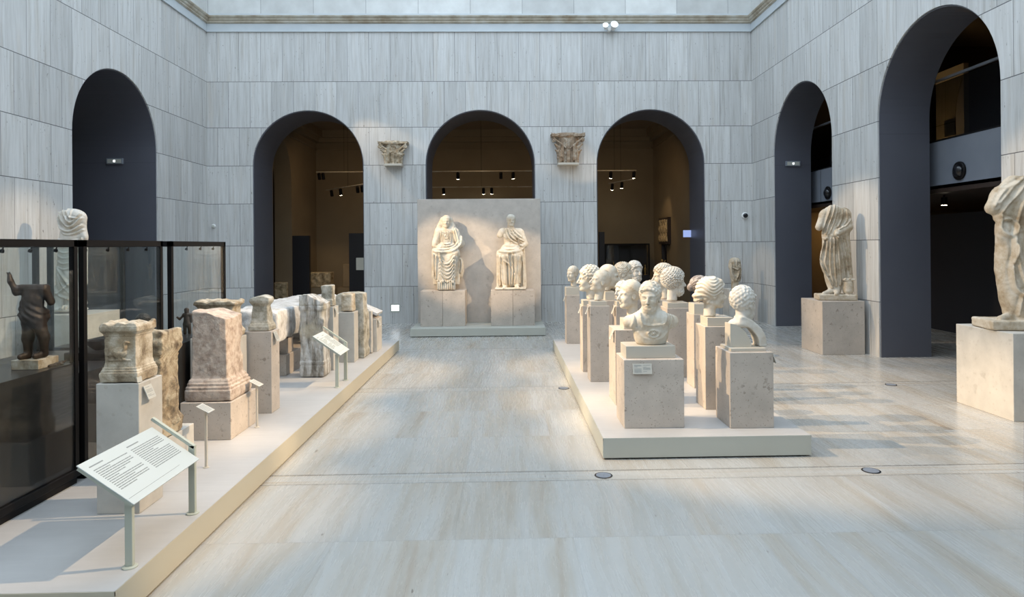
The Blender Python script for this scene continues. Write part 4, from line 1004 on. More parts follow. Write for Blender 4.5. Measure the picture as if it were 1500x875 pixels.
# ------------------------------------------------------------------ robed statues, drawn in units of one picture step (about 2 mm)
U = .00205
def statue(name, label, cat, box, prims, folds, material, loc, rot=0, v=4.5, base=None, face=None, rough=1.2, cuts=(), S=U, extra=None, pleat=None):
    """box ((x0,x1),(y0,y1),(z0,z1)); prims (type, args..., k); folds (pts, width, height[, depth limit])"""
    P, ax = grid((box[0][0], box[1][0], box[2][0]), (box[0][1], box[1][1], box[2][1]), v); x, y, z = P; d = None
    for p in prims:
        t, k = p[0], p[-1]
        if t == 'e': e = ell(P, p[1], p[2])
        elif t == 'c': e = cap(P, p[1], p[2], p[3], p[4], p[5] if len(p) > 6 else 1.)
        elif t == 'b': e = bx(P, p[1], p[2], p[3])
        d = e if d is None else (smn(d, e, k) if k > 0 else smx(d, -e, -k))
    X2, Z2 = x+0*z, z+0*x; R = 0
    for f in folds:
        q = polyd(X2, Z2, smooth_line(f[0])); R = R+f[2]*(1.45*np.exp(-(q/(f[1]*.85))**2)-.5*np.exp(-((q-f[1]*1.9)/(f[1]*.8))**2))
    g = (d[:, 1:, :]-d[:, :-1, :]) if False else None
    gy = np.gradient(np.broadcast_to(d, [len(a) for a in ax]), v, axis=1); fr = np.clip(-gy*1.6+.15, 0, 1)
    d = d-R*fr
    if pleat is not None: d = d-pleat(x, y, z, fr)
    if face is not None: d = smn(d, face(P), 4)
    for c in cuts: d = c(P, d)
    if extra is not None: d = extra(P, d)
    d = d+rough*vn(x, y, z, .09, 1)+rough*.6*vn(x, y, z, .2, 2)
    if base is not None: pass
    o = skin(d*S, [a*S for a in ax], name, material, None, loc, (0, 0, rot)); return tag(o, label, cat)
def seated_prims(face_w=0):
    return [('e', (0, 60, 470), (68, 50, 120), 1), ('c', (-75, 55, 575), (80, 55, 572), 40, 42, 30), ('e', (0, 50, 400), (85, 62, 60), 30)]
# --- veiled woman
wp = [('e', (10, 50, 500), (72, 50, 120), 1), ('c', (-68, 50, 572), (88, 50, 566), 36, 38, 28), ('e', (5, 50, 400), (92, 66, 62), 30), ('e', (4, -10, 405), (88, 80, 48), 40),
      ('c', (-80, 45, 560), (-112, 20, 455), 38, 30, 20), ('c', (-112, 20, 455), (-118, 0, 425), 28, 24, 10),
      ('c', (96, 45, 555), (140, 30, 450), 40, 38, 20), ('c', (140, 30, 450), (95, -50, 392), 36, 26, 20), ('c', (95, -50, 392), (80, -80, 385), 20, 14, 10),
      ('c', (-45, 20, 380), (-75, -110, 350), 62, 56, 24), ('c', (50, 20, 380), (82, -110, 345), 62, 56, 24),
      ('c', (-75, -112, 345), (-58, -95, 110), 52, 46, 22), ('c', (82, -112, 340), (52, -95, 110), 50, 44, 22),
      ('e', (2, -95, 215), (84, 60, 170), 26), ('b', (-5, -90, 105), (85, 50, 25), 14, 20),
      ('b', (0, 70, 210), (132, 92, 165), 16, 10), ('e', (142, 30, 210), (28, 60, 100), 14), ('c', (-118, -20, 380), (-125, -10, 130), 24, 20, 16),
      ('b', (2, -92, 38), (88, 72, 38), 10, 6), ('c', (-35, -140, 82), (-38, -172, 80), 18, 15, 8), ('c', (58, -140, 82), (62, -172, 78), 18, 15, 8),
      ('e', (0, 62, 668), (52, 50, 64), 24), ('c', (-38, 60, 690), (-78, 62, 590), 22, 30, 14), ('c', (40, 60, 690), (70, 58, 590), 22, 34, 14), ('c', (0, 45, 560), (0, 40, 640), 32, 28, 14)]
wf = [([(-62, 350), (-40, 270-18*i*0), (5, 250), (60, 270), (85, 330)], 7, 8)]
for i in range(6): wf.append(([(-58, 330-34*i), (-30, 275-36*i+8), (8, 258-36*i), (48, 280-36*i), (74, 325-36*i)], 6.5, 9))
wf += [([(-110, 380), (-50, 368), (30, 372), (90, 395), (140, 440), (158, 520)], 12, 8), ([(-105, 400), (-40, 395), (30, 402), (85, 425), (120, 470)], 7, 6), ([(-95, 425), (-30, 420), (40, 430), (90, 455)], 6, 5)]
for i in range(7): wf.append(([(-50+17*i, 565), (-46+15*i, 500), (-40+13*i, 425)], 4.5, 6))
for i in range(9): wf.append(([(-78+19*i, 92), (-80+19.5*i, 12)], 5, 6))
wf += [([(88, 600), (112, 520), (128, 450)], 6, 7), ([(70, 590), (88, 520), (100, 440)], 5, 6), ([(-90, 330), (-92, 230), (-98, 110)], 7, 8), ([(-118, 350), (-120, 250), (-122, 140)], 6, 7), ([(90, 320), (88, 220), (84, 120)], 6, 7),
       ([(0, 540), (-18, 520), (0, 500), (18, 520), (0, 540)], 5, 5), ([(-35, 455), (0, 445), (40, 455)], 6, 7), ([(140, 300), (150, 240), (140, 160)], 7, 9)]
def wface(P):
    H = 122.; Q = tuple(c/H for c in ((P[0]-1)*.9, P[1]-30, P[2]-608)); return head(Q, hair='waves' if False else 'short', seed=4)*H
statue('seated_statue', 'seated veiled woman in marble drapery, on the pedestal nearer the altars', 'statue', ((-165, 185), (-195, 175), (0, 745)), wp, wf, M_marble, (-1.20, 13.28, .876), math.radians(3), 4.6, face=wface).scale.y = .85
# --- seated emperor, bare chest
ep = [('e', (0, 55, 490), (70, 44, 105), 1), ('c', (-72, 50, 568), (84, 52, 562), 34, 38, 26), ('e', (-30, 22, 520), (38, 26, 34), 16), ('e', (34, 22, 520), (38, 26, 34), 16), ('e', (0, 50, 395), (78, 58, 55), 28), ('e', (0, -10, 398), (80, 76, 44), 40),
      ('c', (-88, 50, 562), (-108, 42, 530), 34, 30, 12), ('c', (96, 48, 550), (138, 30, 440), 38, 34, 18), ('c', (138, 30, 440), (105, -50, 405), 32, 24, 16), ('c', (105, -50, 405), (88, -72, 400), 19, 15, 10),
      ('c', (-45, 20, 375), (-80, -110, 335), 58, 54, 24), ('c', (45, 20, 375), (72, -110, 335), 58, 54, 24),
      ('c', (-80, -112, 330), (-58, -100, 50), 50, 26, 18), ('c', (72, -112, 330), (62, -80, 50), 50, 26, 18),
      ('e', (0, -62, 200), (92, 42, 175), 24), ('b', (0, 70, 200), (118, 90, 180), 14, 10), ('c', (-118, 20, 360), (-118, -10, 20), 22, 24, 14), ('c', (118, 0, 380), (130, -10, 20), 24, 28, 14),
      ('c', (-55, -115, 22), (-62, -175, 16), 22, 17, 10), ('c', (60, -95, 22), (72, -150, 16), 22, 17, 10), ('b', (0, -60, 9), (150, 125, 9), 4, 4),
      ('c', (0, 45, 570), (0, 30, 640), 34, 30, 14)]
ef = [([(-45, 585), (-30, 520), (20, 470), (80, 440), (120, 420)], 9, 14), ([(-25, 590), (0, 530), (50, 480), (110, 455)], 7, 11), ([(5, 580), (40, 530), (90, 490), (130, 470)], 6, 9), ([(30, 580), (70, 540), (110, 510)], 6, 8), ([(0, 560), (20, 548), (45, 560)], 5, 7),
      ([(-100, 375), (-50, 366), (20, 366), (90, 378), (125, 396)], 12, 8), ([(-85, 398), (-30, 392), (40, 392), (95, 402)], 7, 6), ([(-75, 430), (-20, 424), (40, 426)], 6, 5),
      ([(-70, 320), (-55, 200), (-50, 60)], 9, 11), ([(-25, 330), (-15, 200), (-12, 50)], 9, 11), ([(15, 330), (22, 200), (10, 50)], 8, 10), ([(45, 330), (50, 190), (40, 60)], 8, 9), ([(95, 320), (85, 200), (95, 60)], 8, 9),
      ([(-100, 320), (-105, 180), (-100, 40)], 7, 9), ([(118, 330), (125, 200), (122, 40)], 8, 9), ([(-60, 280), (0, 230), (40, 140)], 7, 7), ([(0, 500), (0, 430)], 4, -4), ([(-40, 470), (0, 462), (40, 470)], 4, -4)]
def eface(P):
    H = 118.; Q = rotz(((P[0]-6)*.86, P[1]-18, P[2]-616), math.radians(8)); Q = tuple(c/H for c in Q); return head(Q, hair='short', seed=5)*H
statue('seated_statue', 'seated bare-chested emperor with a mantle over one shoulder', 'statue', ((-160, 185), (-200, 175), (0, 745)), ep, ef, M_marble, (.10, 13.28, .876), math.radians(-3), 4.6, face=eface, rough=.8).scale.y = .85
for nm, x0, x1 in (('broad speckled pedestal under the seated veiled woman', -1.69, -.81), ('broad speckled pedestal under the seated emperor', -.30, .565)):
    r_ = empty('pedestal', ((x0+x1)/2, 13.27, .1655), 0, nm, 'pedestal'); w = (x1-x0)/2
    b = MB(); b.box((-w, -.31, 0), (-.003, .31, .70), bev=.002); b.build('stone_half', M_ped, r_)
    b = MB(); b.box((.001, -.31, 0), (w, .31, .70), bev=.002); b.build('stone_half', M_ped, r_)
# --- togate statue, rear
tp = [('e', (-8, 10, 640), (78, 52, 95), 1), ('c', (-70, 10, 660), (70, 10, 668), 40, 44, 26), ('e', (-5, 10, 500), (88, 58, 150), 30), ('e', (0, 8, 330), (92, 58, 180), 30), ('e', (0, 8, 200), (78, 50, 150), 30),
      ('c', (-80, 5, 640), (-118, -20, 560), 34, 28, 18), ('c', (78, 0, 650), (92, -12, 560), 42, 36, 20), ('c', (92, -12, 560), (10, -60, 520), 32, 22, 16), ('c', (10, -60, 520), (0, -72, 500), 18, 20, 8),
      ('c', (-20, 0, 150), (-30, -5, 60), 32, 24, 16), ('c', (20, 0, 140), (12, 0, 50), 34, 24, 16), ('c', (-30, -10, 60), (-95, -60, 42), 22, 15, 12), ('c', (15, -10, 58), (-10, -80, 42), 24, 17, 12),
      ('c', (78, -10, 520), (98, -5, 150), 26, 30, 22), ('b', (86, -28, 95), (40, 40, 62), 38, 3), ('b', (86, -28, 150), (44, 44, 9), 9, 2), ('b', (0, 0, 12), (140, 88, 24), 8, 6), ('e', (-75, 0, 300), (30, 30, 90), 20)]
tf = [([(-30, 730), (-60, 640), (-85, 560), (-100, 500)], 8, 9), ([(0, 735), (-30, 640), (-60, 550), (-75, 470)], 8, 10), ([(20, 735), (0, 650), (-30, 560), (-60, 490)], 6, 7),
      ([(-105, 490), (-80, 470), (-60, 480)], 9, 12), ([(-80, 470), (-100, 380), (-115, 300), (-105, 260), (-60, 160), (-30, 90)], 8, 12), ([(-60, 470), (-70, 360), (-80, 280), (-50, 180)], 7, 10), ([(-40, 470), (-45, 350), (-45, 230), (-20, 110)], 7, 10),
      ([(-15, 470), (-18, 350), (-10, 200), (0, 100)], 7, 10), ([(5, 480), (15, 350), (25, 200), (30, 110)], 7, 11), ([(15, 480), (38, 350), (55, 220), (60, 160)], 6, 10), ([(40, 480), (65, 350), (85, 200), (90, 160)], 6, 9), ([(72, 500), (92, 350), (102, 200)], 6, 8),
      ([(50, 700), (40, 620), (10, 560)], 6, 7), ([(80, 690), (75, 610), (40, 560)], 6, 7), ([(110, 620), (70, 570), (20, 545)], 6, 8)]
statue('togate_statue', 'headless togate marble statue with a scroll box by its foot, against the far side wall', 'statue', ((-155, 155), (-105, 110), (-5, 760)), tp, tf, M_toga, (5.29, 10.42, .856), math.radians(-14), 4.6,
       cuts=(lambda P, d: smx(d, P[2]-735-.25*P[0]*0-8*np.cos(P[0]*.05)+0*P[1], 8),), rough=1.5)
pedestal(4.93, 5.60, 10.12, 10.85, 0.0005, .835, 'massive speckled pedestal under the far headless togate statue', M_ped)
# --- togate statue, near, partly outside the picture
np_ = [('e', (60, 10, 650), (95, 62, 110), 1), ('c', (-20, 5, 640), (150, 10, 680), 48, 50, 30), ('e', (60, 10, 480), (105, 70, 170), 34), ('e', (65, 8, 300), (110, 70, 190), 34), ('e', (60, 8, 170), (95, 62, 140), 30),
       ('c', (-20, 0, 650), (-72, -20, 590), 46, 34, 22), ('c', (-30, -10, 600), (-40, -25, 540), 36, 30, 16), ('e', (62, -5, 330), (108, 72, 210), 30), ('c', (45, 0, 250), (50, 0, 60), 66, 58, 24), ('c', (20, 0, 140), (5, -5, 55), 34, 26, 16), ('c', (85, 0, 140), (85, 0, 45), 42, 30, 16),
       ('c', (5, -15, 50), (-60, -60, 40), 24, 17, 12), ('c', (85, -20, 50), (60, -85, 38), 26, 18, 12), ('c', (150, -10, 600), (160, -20, 450), 46, 40, 20), ('b', (60, 0, 12), (178, 106, 23), 6, 6), ('e', (-20, -30, 470), (42, 34, 60), 20), ('c', (5, -20, 420), (15, -20, 230), 30, 34, 20)]
nf = [([(120, 745), (60, 640), (20, 520), (10, 400), (30, 260), (70, 160)], 11, 17), ([(150, 740), (100, 620), (60, 480), (40, 330), (50, 230)], 10, 14), ([(90, 745), (30, 660), (-20, 600), (-55, 545)], 8, 11), ([(60, 735), (0, 680), (-55, 610)], 7, 10), ([(30, 715), (-30, 670), (-75, 600)], 7, 9),
      ([(-45, 545), (-50, 480), (-10, 450), (15, 490), (-5, 530), (-35, 530)], 9, 13), ([(175, 700), (150, 560), (120, 420), (90, 280), (80, 120)], 9, 13), ([(190, 560), (170, 420), (130, 280), (110, 140)], 8, 11),
      ([(15, 400), (-5, 300), (5, 200), (40, 160)], 9, 14), ([(40, 180), (30, 110), (25, 60)], 7, 10), ([(65, 190), (60, 120), (55, 50)], 7, 11), ([(95, 200), (95, 120), (90, 50)], 7, 10), ([(125, 230), (130, 130), (125, 50)], 7, 10), ([(0, 440), (5, 380), (0, 320)], 8, 10)]
nf = [(f_[0], f_[1]*.9, f_[2]*.62) for f_ in nf]
statue('togate_statue', 'large headless togate statue at the picture edge, close to the camera side', 'statue', ((-150, 250), (-120, 130), (-8, 780)), np_, nf, M_toga, (5.15, 6.62, .882), math.radians(-12), 4.6,
       cuts=(lambda P, d: smx(d, P[2]-752-6*np.cos(P[0]*.05)+0*P[1], 8), lambda P, d: smx(d, -(P[0]+92)*.8-(P[2]-560)*.6+0*P[1]-(P[2] < 480)*60., 5) if False else d), rough=1.5, S=.00206)
pedestal(4.91, 5.60, 6.245, 7.05, 0.0005, .855, 'massive beige pedestal under the near togate statue', M_ped2)
# --- draped woman behind the glass cases
lp = [('e', (10, 5, 620), (78, 52, 90), 1), ('c', (-35, 5, 640), (55, 5, 645), 46, 46, 26), ('e', (5, 5, 520), (72, 50, 100), 26), ('e', (-5, 5, 400), (76, 52, 140), 30), ('e', (-15, 5, 250), (80, 52, 160), 30),
      ('c', (-25, 0, 170), (-50, 0, 60), 60, 62, 24), ('c', (10, 0, 170), (40, 0, 50), 56, 60, 24), ('c', (60, 10, 600), (85, 0, 520), 34, 26, 18), ('c', (82, 0, 530), (98, -10, 500), 22, 16, 10), ('c', (80, 10, 500), (90, 5, 190), 26, 16, 18),
      ('c', (-50, -20, 40), (-105, -70, 24), 34, 24, 16), ('c', (20, -20, 30), (0, -80, 22), 26, 20, 14), ('e', (-20, -10, 12), (130, 95, 22), 12), ('c', (-45, 20, 300), (-60, 10, 130), 30, 34, 20)]
lf = [([(-60, 690), (-30, 620), (20, 580), (85, 640)], 7, 9), ([(-40, 700), (-5, 640), (30, 610), (80, 670)], 6, 8), ([(-10, 710), (15, 650), (60, 640)], 6, 7), ([(-62, 640), (-40, 570), (20, 550), (80, 590)], 8, 11), ([(-66, 600), (-30, 540), (30, 530), (90, 560)], 7, 9),
      ([(-10, 690), (0, 640), (10, 600)], 5, 7), ([(20, 700), (22, 640), (20, 600)], 5, 6)]
for i in range(6): lf.append(([(-70, 500-38*i), (-20, 478-38*i), (60, 492-36*i)], 6, 5))
lf += [([(-70, 300), (-30, 240), (30, 170), (60, 110)], 8, 10), ([(-60, 250), (-20, 180), (30, 120)], 8, 10), ([(70, 300), (40, 220), (-20, 150), (-75, 120)], 7, 9), ([(-90, 170), (-40, 110), (20, 85)], 8, 9), ([(85, 500), (98, 380), (92, 260)], 6, 8), ([(70, 480), (80, 360), (78, 240)], 5, 7)]
for i in range(5): lf.append(([(-20+18*i, 85), (-22+18*i, 25)], 5, 7))
statue('draped_statue', 'headless draped marble woman on a high plinth behind the glass cases', 'statue', ((-150, 130), (-110, 75), (-5, 740)), lp, lf, M_marble_w, (-6.17, 9.45, .874), math.radians(6), 4.6, rough=1.2,
       cuts=(lambda P, d: smx(d, P[2]-715+.0012*(P[0]-10)**2+0*P[1], 14),))
pedestal(-6.55, -5.72, 9.05, 9.85, .0005, .853, 'pale plinth under the headless draped woman behind the cases', M_ped2)
# --- small draped torso in the corner
sp = [('e', (0, 0, 250), (58, 40, 75), 1), ('c', (-22, 0, 285), (26, 0, 285), 36, 36, 20), ('e', (2, -5, 180), (60, 38, 90), 24), ('e', (5, -5, 120), (52, 34, 80), 24), ('b', (0, 0, 35), (32, 30, 50), 6, 10), ('c', (48, 0, 240), (58, 0, 190), 22, 18, 14), ('c', (-46, 0, 260), (-54, -10, 225), 20, 18, 12), ('e', (-8, -48, 170), (20, 22, 40), -10)]
sf = [([(-45, 250), (-48, 170), (-20, 105), (5, 80)], 9, 12), ([(40, 250), (38, 190), (15, 120), (-5, 85)], 8, 10), ([(52, 230), (50, 150), (30, 80)], 7, 10), ([(25, 230), (20, 200), (-30, 215)], 8, 9), ([(-25, 290), (-20, 240), (-28, 215)], 6, 7), ([(10, 300), (8, 250), (12, 220)], 6, 7), ([(58, 200), (62, 140), (48, 70)], 6, 8)]
statue('draped_torso', 'small weathered draped torso on a slim plinth in the far corner', 'statue', ((-90, 95), (-60, 60), (0, 345)), sp, sf, M_toga, (5.03, 14.30, .776), 0, 4.6, rough=1.5)
pedestal(4.82, 5.24, 14.05, 14.50, .0005, .765, 'slim grey plinth under the small draped torso in the corner', M_ped2)

# ------------------------------------------------------------------ carved capitals on the end wall
def capital(x, z0, z1, wt, wb, material, label, seed, shelf_w, tilt=0):
    h = z1-z0; v = .008; P, ax = grid((-wt-.04, -.34, -.0), (wt+.04, .0, h+.01), v); x_, y_, z_ = P
    t = np.clip(z_/h, 0, 1); bell = wb+(wt*.70-wb)*t**2.2
    yb = y_+.0; r = np.maximum(np.abs(x_), np.abs(yb)*1.15)
    rr = (np.abs(x_)**3+np.abs(yb*1.1)**3+1e-9)**(1/3.)
    d = rr-bell
    for tier, (zb, n, ht, out) in enumerate(((0, 3, .42, .055), (.10, 2, .62, .075))):
        for i in range(n):
            cx_ = (i-(n-1)/2)*(2*wb/n)*1.15; zt = ht*h
            leaf = cap(P, (cx_, -wb*.95, zb*h+.01), (cx_*1.08, -wb-.015, zt*.85), .045, .05); leaf = smn(leaf, cap(P, (cx_*1.1, -wb-.02, zt*.88), (cx_*1.15, -wb-out, zt*.98), .035, .022), .02)
            leaf = leaf+.010*np.cos((x_-cx_)*150+0*y_)*np.ones_like(z_)
            d = smn(d, leaf, .012)
        for sx in (-1, 1):
            leaf = cap(P, (sx*wb*.85, -wb*.85, .01), (sx*(wb*.95), -wb*.95, zt*.85), .04, .045); leaf = smn(leaf, cap(P, (sx*wb, -wb, zt*.85), (sx*(wb+out), -wb-out*.8, zt), .035, .022), .02); d = smn(d, leaf, .012)
    for sx in (-1, 1):
        st = cap(P, (sx*.05, -wb-.01, h*.50), (sx*wt*.84, -wt*.66, h*.84), .022, .028); d = smn(d, st, .014)
        sc = P; q = np.hypot((x_-sx*wt*.84), (z_-h*.77)); sp_ = np.abs(((q*34)+.25*np.arctan2(z_-h*.77, (x_-sx*wt*.84)))%1-.5)
        vo = smx(q-.056, np.abs(y_+wt*.62)-.045, .012)+.016*(sp_ < .2); d = smn(d, vo, .01)
        d = smn(d, cap(P, (sx*.03, -wb-.015, h*.55), (sx*.055, -wt*.60, h*.78), .016, .02), .01)
    ab = smx(smx(np.abs(x_)-wt, np.abs(y_)-wt*.80+.045*np.cos(x_/wt*1.57), .01), np.abs(z_-h*.945)-h*.052, .006); ab = ab-.006*np.cos(z_*180)
    d = smn(d, ab, .008); d = smn(d, ell(P, (0, -wt*.72, h*.92), (.042, .035, .038)), .012)
    d = smx(d, y_+.004, .004)
    d = d+.008*np.abs(np.sin(curls(P, 42, seed)*1.3))+.006*vn(x_, y_, z_, 18, seed)
    o = skin(d, ax, 'corinthian_capital', material, None, (x, YB-.002, z0), (0, 0, 0)); tag(o, label, 'capital')
    b = MB(); b.box((-shelf_w, -.27, 0), (shelf_w, 0, .048), bev=.003); tag(b.build('wall_shelf', M_cream, None, (x+.0, YB, z0-.0485)), 'cream shelf under the '+label.split(' high')[0], 'shelf')
capital(-2.50, 3.60, 4.10, .335, .19, M_sand, 'pale worn leaf-carved capital high on the end wall, nearer the altars', 3, .20)
capital(1.42, 3.60, 4.26, .385, .235, M_capb, 'larger brown leaf-carved capital high on the end wall, nearer the heads', 6, .235)

# ------------------------------------------------------------------ small fittings
def disc_light(x, y, label):
    r = empty('floor_uplight', (x, y, 0.0), 0, label, 'floor light')
    b = MB(); b.lathe([(.068, .0005), (.068, .003), (.058, .004)], 32); b.build('ring', M_lens, r, auto=True)
    b = MB(); b.lathe([(.057, .001), (.057, .0045), (.03, .005)], 32); b.build('lens', M_band, r, auto=True)
disc_light(.727, 4.957, 'round floor light in the stone strip before the heads platform')
disc_light(2.786, 4.965, 'round floor light in the stone strip beyond the platform\'s near corner')
disc_light(.697, 8.0, 'small round floor light beside the long edge of the heads platform')
disc_light(4.718, 7.95, 'round floor light in the open floor near the big archway')
r_ = empty('recessed_wall_light', (-2.511, YB, .347), 0, 'small square glowing light low in the end wall', 'wall light')
b = MB(); b.box((-.105, -.006, -.095), (.105, .001, .11)); b.build('frame', M_fascia2, r_)
b = MB(); b.box((-.085, -.0085, -.055), (.085, -.0062, .075)); b.build('diffuser', M_glowc, r_)
r_ = empty('security_camera', (5.49, YB, 2.393), 0, 'black dome camera on the end wall beside the corner', 'camera')
Mx = Matrix.Rotation(math.pi/2, 4, 'X')
b = MB(); b.lathe([(.075, 0), (.075, .03), (.06, .045)], 24, 0, Mx); b.build('mount', M_whitep, r_, auto=True)
b = MB(); b.lathe([(.055, .045), (.05, .075), (.03, .095), (.001, .10)], 24, 0, Mx); b.build('dome', M_lens, r_, auto=True)
r_ = empty('security_camera', (-6.56, YB, 2.24), 0, 'small white camera on the end wall above the glass cases', 'camera')
b = MB(); b.lathe([(.045, 0), (.045, .03), (.035, .045)], 24, 0, Mx); b.build('mount', M_whitep, r_, auto=True)
b = MB(); b.lathe([(.032, .045), (.028, .065), (.001, .075)], 24, 0, Mx); b.build('dome', M_fascia2, r_, auto=True)
for nm, (x, y), ax_s, lab in (('emergency_light', (5.677+.40, 11.26+2.487-.02), -1, 'white emergency light box on the jamb of the farther side archway'), ('emergency_light', (-6.697-.78, 12.80-.022), -1, 'white emergency light box inside the archway behind the draped woman')):
    r_ = empty(nm, (x, y, 3.43), 0, lab, 'emergency light')
    b = MB(); b.box((-.155, -.045, -.055), (.155, 0, .055), bev=.006); b.build('housing', M_band, r_)
    b = MB(); b.box((-.13, -.048, -.038), (.13, -.0455, .038)); b.build('diffuser', M_fascia2, r_)
    b = MB(); b.box((-.018, -.051, -.018), (.018, -.0485, .018)); b.build('indicator_lamp', M_glowc, r_)
# floodlight on the cornice of the end wall
r_ = empty('floodlight', (2.39, 14.80, 6.62), 0, 'pair of white floodlights clamped on the cornice', 'floodlight')
b = MB(); b.box((-.03, .0, -.02), (.03, .10, .06), bev=.004); b.build('bracket', M_whitep, r_)
for i, (dx, a, q) in enumerate(((-.09, -25, .75), (.09, 15, 1.0))):
    Mx = Matrix.Translation((dx, -.02, .06)) @ Matrix.Rotation(math.radians(a), 4, 'Y') @ Matrix.Rotation(math.radians(70), 4, 'X') @ Matrix.Scale(q, 4)
    b = MB(); b.lathe([(.03, -.09), (.05, -.07), (.055, .0), (.085, .05), (.09, .10), (.08, .10), (.06, .07)], 24, 0, Mx); h_ = b.build('lamp_head', M_whitep, r_, auto=True)
    b = MB(); b.lathe([(.078, .092), (.05, .095)], 24, 0, Mx); b.build('lens', M_glowc, h_, auto=True)
    b = MB(); b.rod((0, .03, .0), (dx, -.02, .05), .012); b.build('arm', M_whitep, r_)
# small socket plate low between the altars' end and the arch
# ------------------------------------------------------------------ what stands in the far hall
def flat_relief(name, label, x0, x1, y, z0, z1, cat, material=None, depth=.25, sc=26, seed=1, amp=.022):
    w, h = (x1-x0)/2, z1-z0; P, ax = grid((-w-.02, -.05, 0), (w+.02, depth, h+.01), .018); x, yy, z = P
    d = smx(smx(np.abs(x)-w, -yy+0*x, .01), z-h, .01); d = smx(smx(d, yy-depth+.01, .01), -z+.004, .004)
    d = d-amp*np.clip(curls((x, 0*yy, z), sc, seed), -.8, 1)*np.clip(1-yy/.05, 0, 1)*((np.abs(x) < w-.03) & (z > .03) & (z < h-.03))
    return tag(skin(d, ax, name, material or M_relief, None, ((x0+x1)/2, y, z0)), label, cat)
def fx(x0, x1, Y): return at(x0, 400, Y).x, at(x1, 400, Y).x
def fz(y, Y, x=500): return at(x, y, Y).z
HB = 20.25
x0, x1 = fx(441, 484, HB); z0, z1 = fz(421, HB), fz(399, HB)
flat_relief('sarcophagus', 'carved sarcophagus front glowing dimly in the hall beyond the archway nearest the cases', x0, x1, HB, z0, z1, 'sarcophagus', depth=.45, seed=3)
b = MB(); b.box((-6.29, HB-.10, .001), (fx(0, 486, HB)[1], HB+.5, z0-.001)); tag(b.build('plinth', M_tan), 'long tan plinth under the carved sarcophagus front', 'plinth')
x0, x1 = fx(401, 420, 18.6); z0, z1 = fz(437, 18.6), fz(413, 18.6)
flat_relief('relief_block', 'square carved relief block mounted in the dark inner opening', x0, x1, 18.6, z0, z1, 'relief', depth=.14, seed=5, amp=.015)
b = MB(); b.box((x0+.02, 18.62, .0005), (x1-.02, 18.74, z0-.001)); tag(b.build('plinth', M_halld), 'dark plinth under the square carved relief block', 'plinth')
x0, x1 = fx(428, 453, 19.53)
b = MB(); b.box((x0, 19.53, .0005), (x1, 19.68, fz(345, 19.53))); tag(b.build('partition', M_halld), 'tall dark slab beside the carved sarcophagus', 'partition')
x0, x1 = fx(502, 513, 21.2)
flat_relief('stele', 'slim tan stele on a stepped plinth in the dim hall', x0, x1+.05, 21.2, .45, fz(387, 21.2), 'stele', M_tan, .25, 9, 7, .012)
b = MB(); b.box((fx(482, 0, 21)[0], 20.95, .0005), (x1+.2, 21.7, .22)); b.box((x0-.15, 21.1, .22), (x1+.15, 21.6, .4495)); tag(b.build('plinth', M_tan), 'stepped tan plinth under the slim stele', 'plinth')
x0, x1 = fx(511.5, 545, 19.8); zz = fz(342, 19.8)
r_ = empty('screen_panel', (x0, 19.8, 0), 0, 'dark blue panel with a small lit screen at the edge of the archway', 'panel')
b = MB(); b.box((0, 0, .0005), (x1-x0, .12, zz)); b.build('board', M_halld, r_)
xs = fx(522, 545, 19.8)
b = MB(); b.box((xs[0]-x0, -.02, fz(396, 19.8)), (xs[1]-x0-.1, -.001, fz(378, 19.8))); b.build('screen', mat('pale_screen', (.1, .1, .1), .4, emis=(.6, .65, .6), estr=.22), r_)
def hall_case(x0, x1, y, h, label, dp=.5):
    r = empty('display_case', ((x0+x1)/2, y, 0), 0, label, 'display case'); w = (x1-x0)/2
    b = MB(); b.box((-w, 0, .0005), (w, dp, .75)); b.build('base', M_halld, r)
    b = MB(); b.box((-w, dp-.04, .75), (w, dp, h)); b.build('back_panel', M_halld, r)
    b = MB(); b.box((-w, 0, h-.05), (w, dp, h)); b.box((-w, 0, .75), (-w+.04, .04, h-.05)); b.box((w-.04, 0, .75), (w, .04, h-.05)); b.build('frame', M_black, r)
    b = MB(); b.box((-w+.04, .01, .75), (w-.04, .02, h-.05)); b.build('glass_pane', M_glass, r)
    return r
c1 = fx(886, 952, 21.2); c2 = fx(975, 1011, 19.9)
hall_case(c1[0], c1[1], 21.2, fz(357, 21.2, 920), 'wide dark display case with gilded figurines, seen behind the heads')
hall_case(c2[0], c2[1], 19.9, fz(357, 19.9, 990), 'narrower dark display case beside the wide one in the far hall')
b = MB(); b.box((fx(878, 0, 20.6)[0], 20.6, .0005), (fx(0, 886, 20.6)[1], 20.75, fz(340, 20.6, 880))); tag(b.build('partition', M_halld), 'narrow dark panel at the wide display case\'s outer end', 'partition')
for i, (px, yy, h) in enumerate(((899, 21.45, .44), (906, 21.5, .40), (913, 21.42, .20), (920, 21.42, .22), (945, 21.45, .34), (981, 20.1, .42), (990, 20.15, .30), (1003, 20.1, .36))):
    lab = ['gilded figurine nearest the wide case\'s outer edge', 'second gilded figurine in the wide case', 'low gilded cup-like figure in the wide case\'s middle', 'low gilded figure beside the cup-like one', 'gilded figurine at the wide case\'s inner end', 'gilded figurine nearest the narrow case\'s frame', 'gilded figurine in the middle of the narrow case', 'gilded figurine at the narrow case\'s dark end'][i]
    b = MB(); r0 = .05 if h > .25 else .08
    b.lathe([(r0, 0), (r0, .02), (r0*.45, .03), (r0*.7, h*.35), (r0*.9, h*.6), (r0*.3, h*.74), (r0*.45, h*.84), (r0*.3, h*.97), (.002, h)], 14)
    tag(b.build('gilded_figurine', M_gold, None, (fx(px, 0, yy)[0], yy, .7505), auto=True), lab, 'figurine', 'gilded figurines in the far cases')
q = at(970, 400, 19.6)
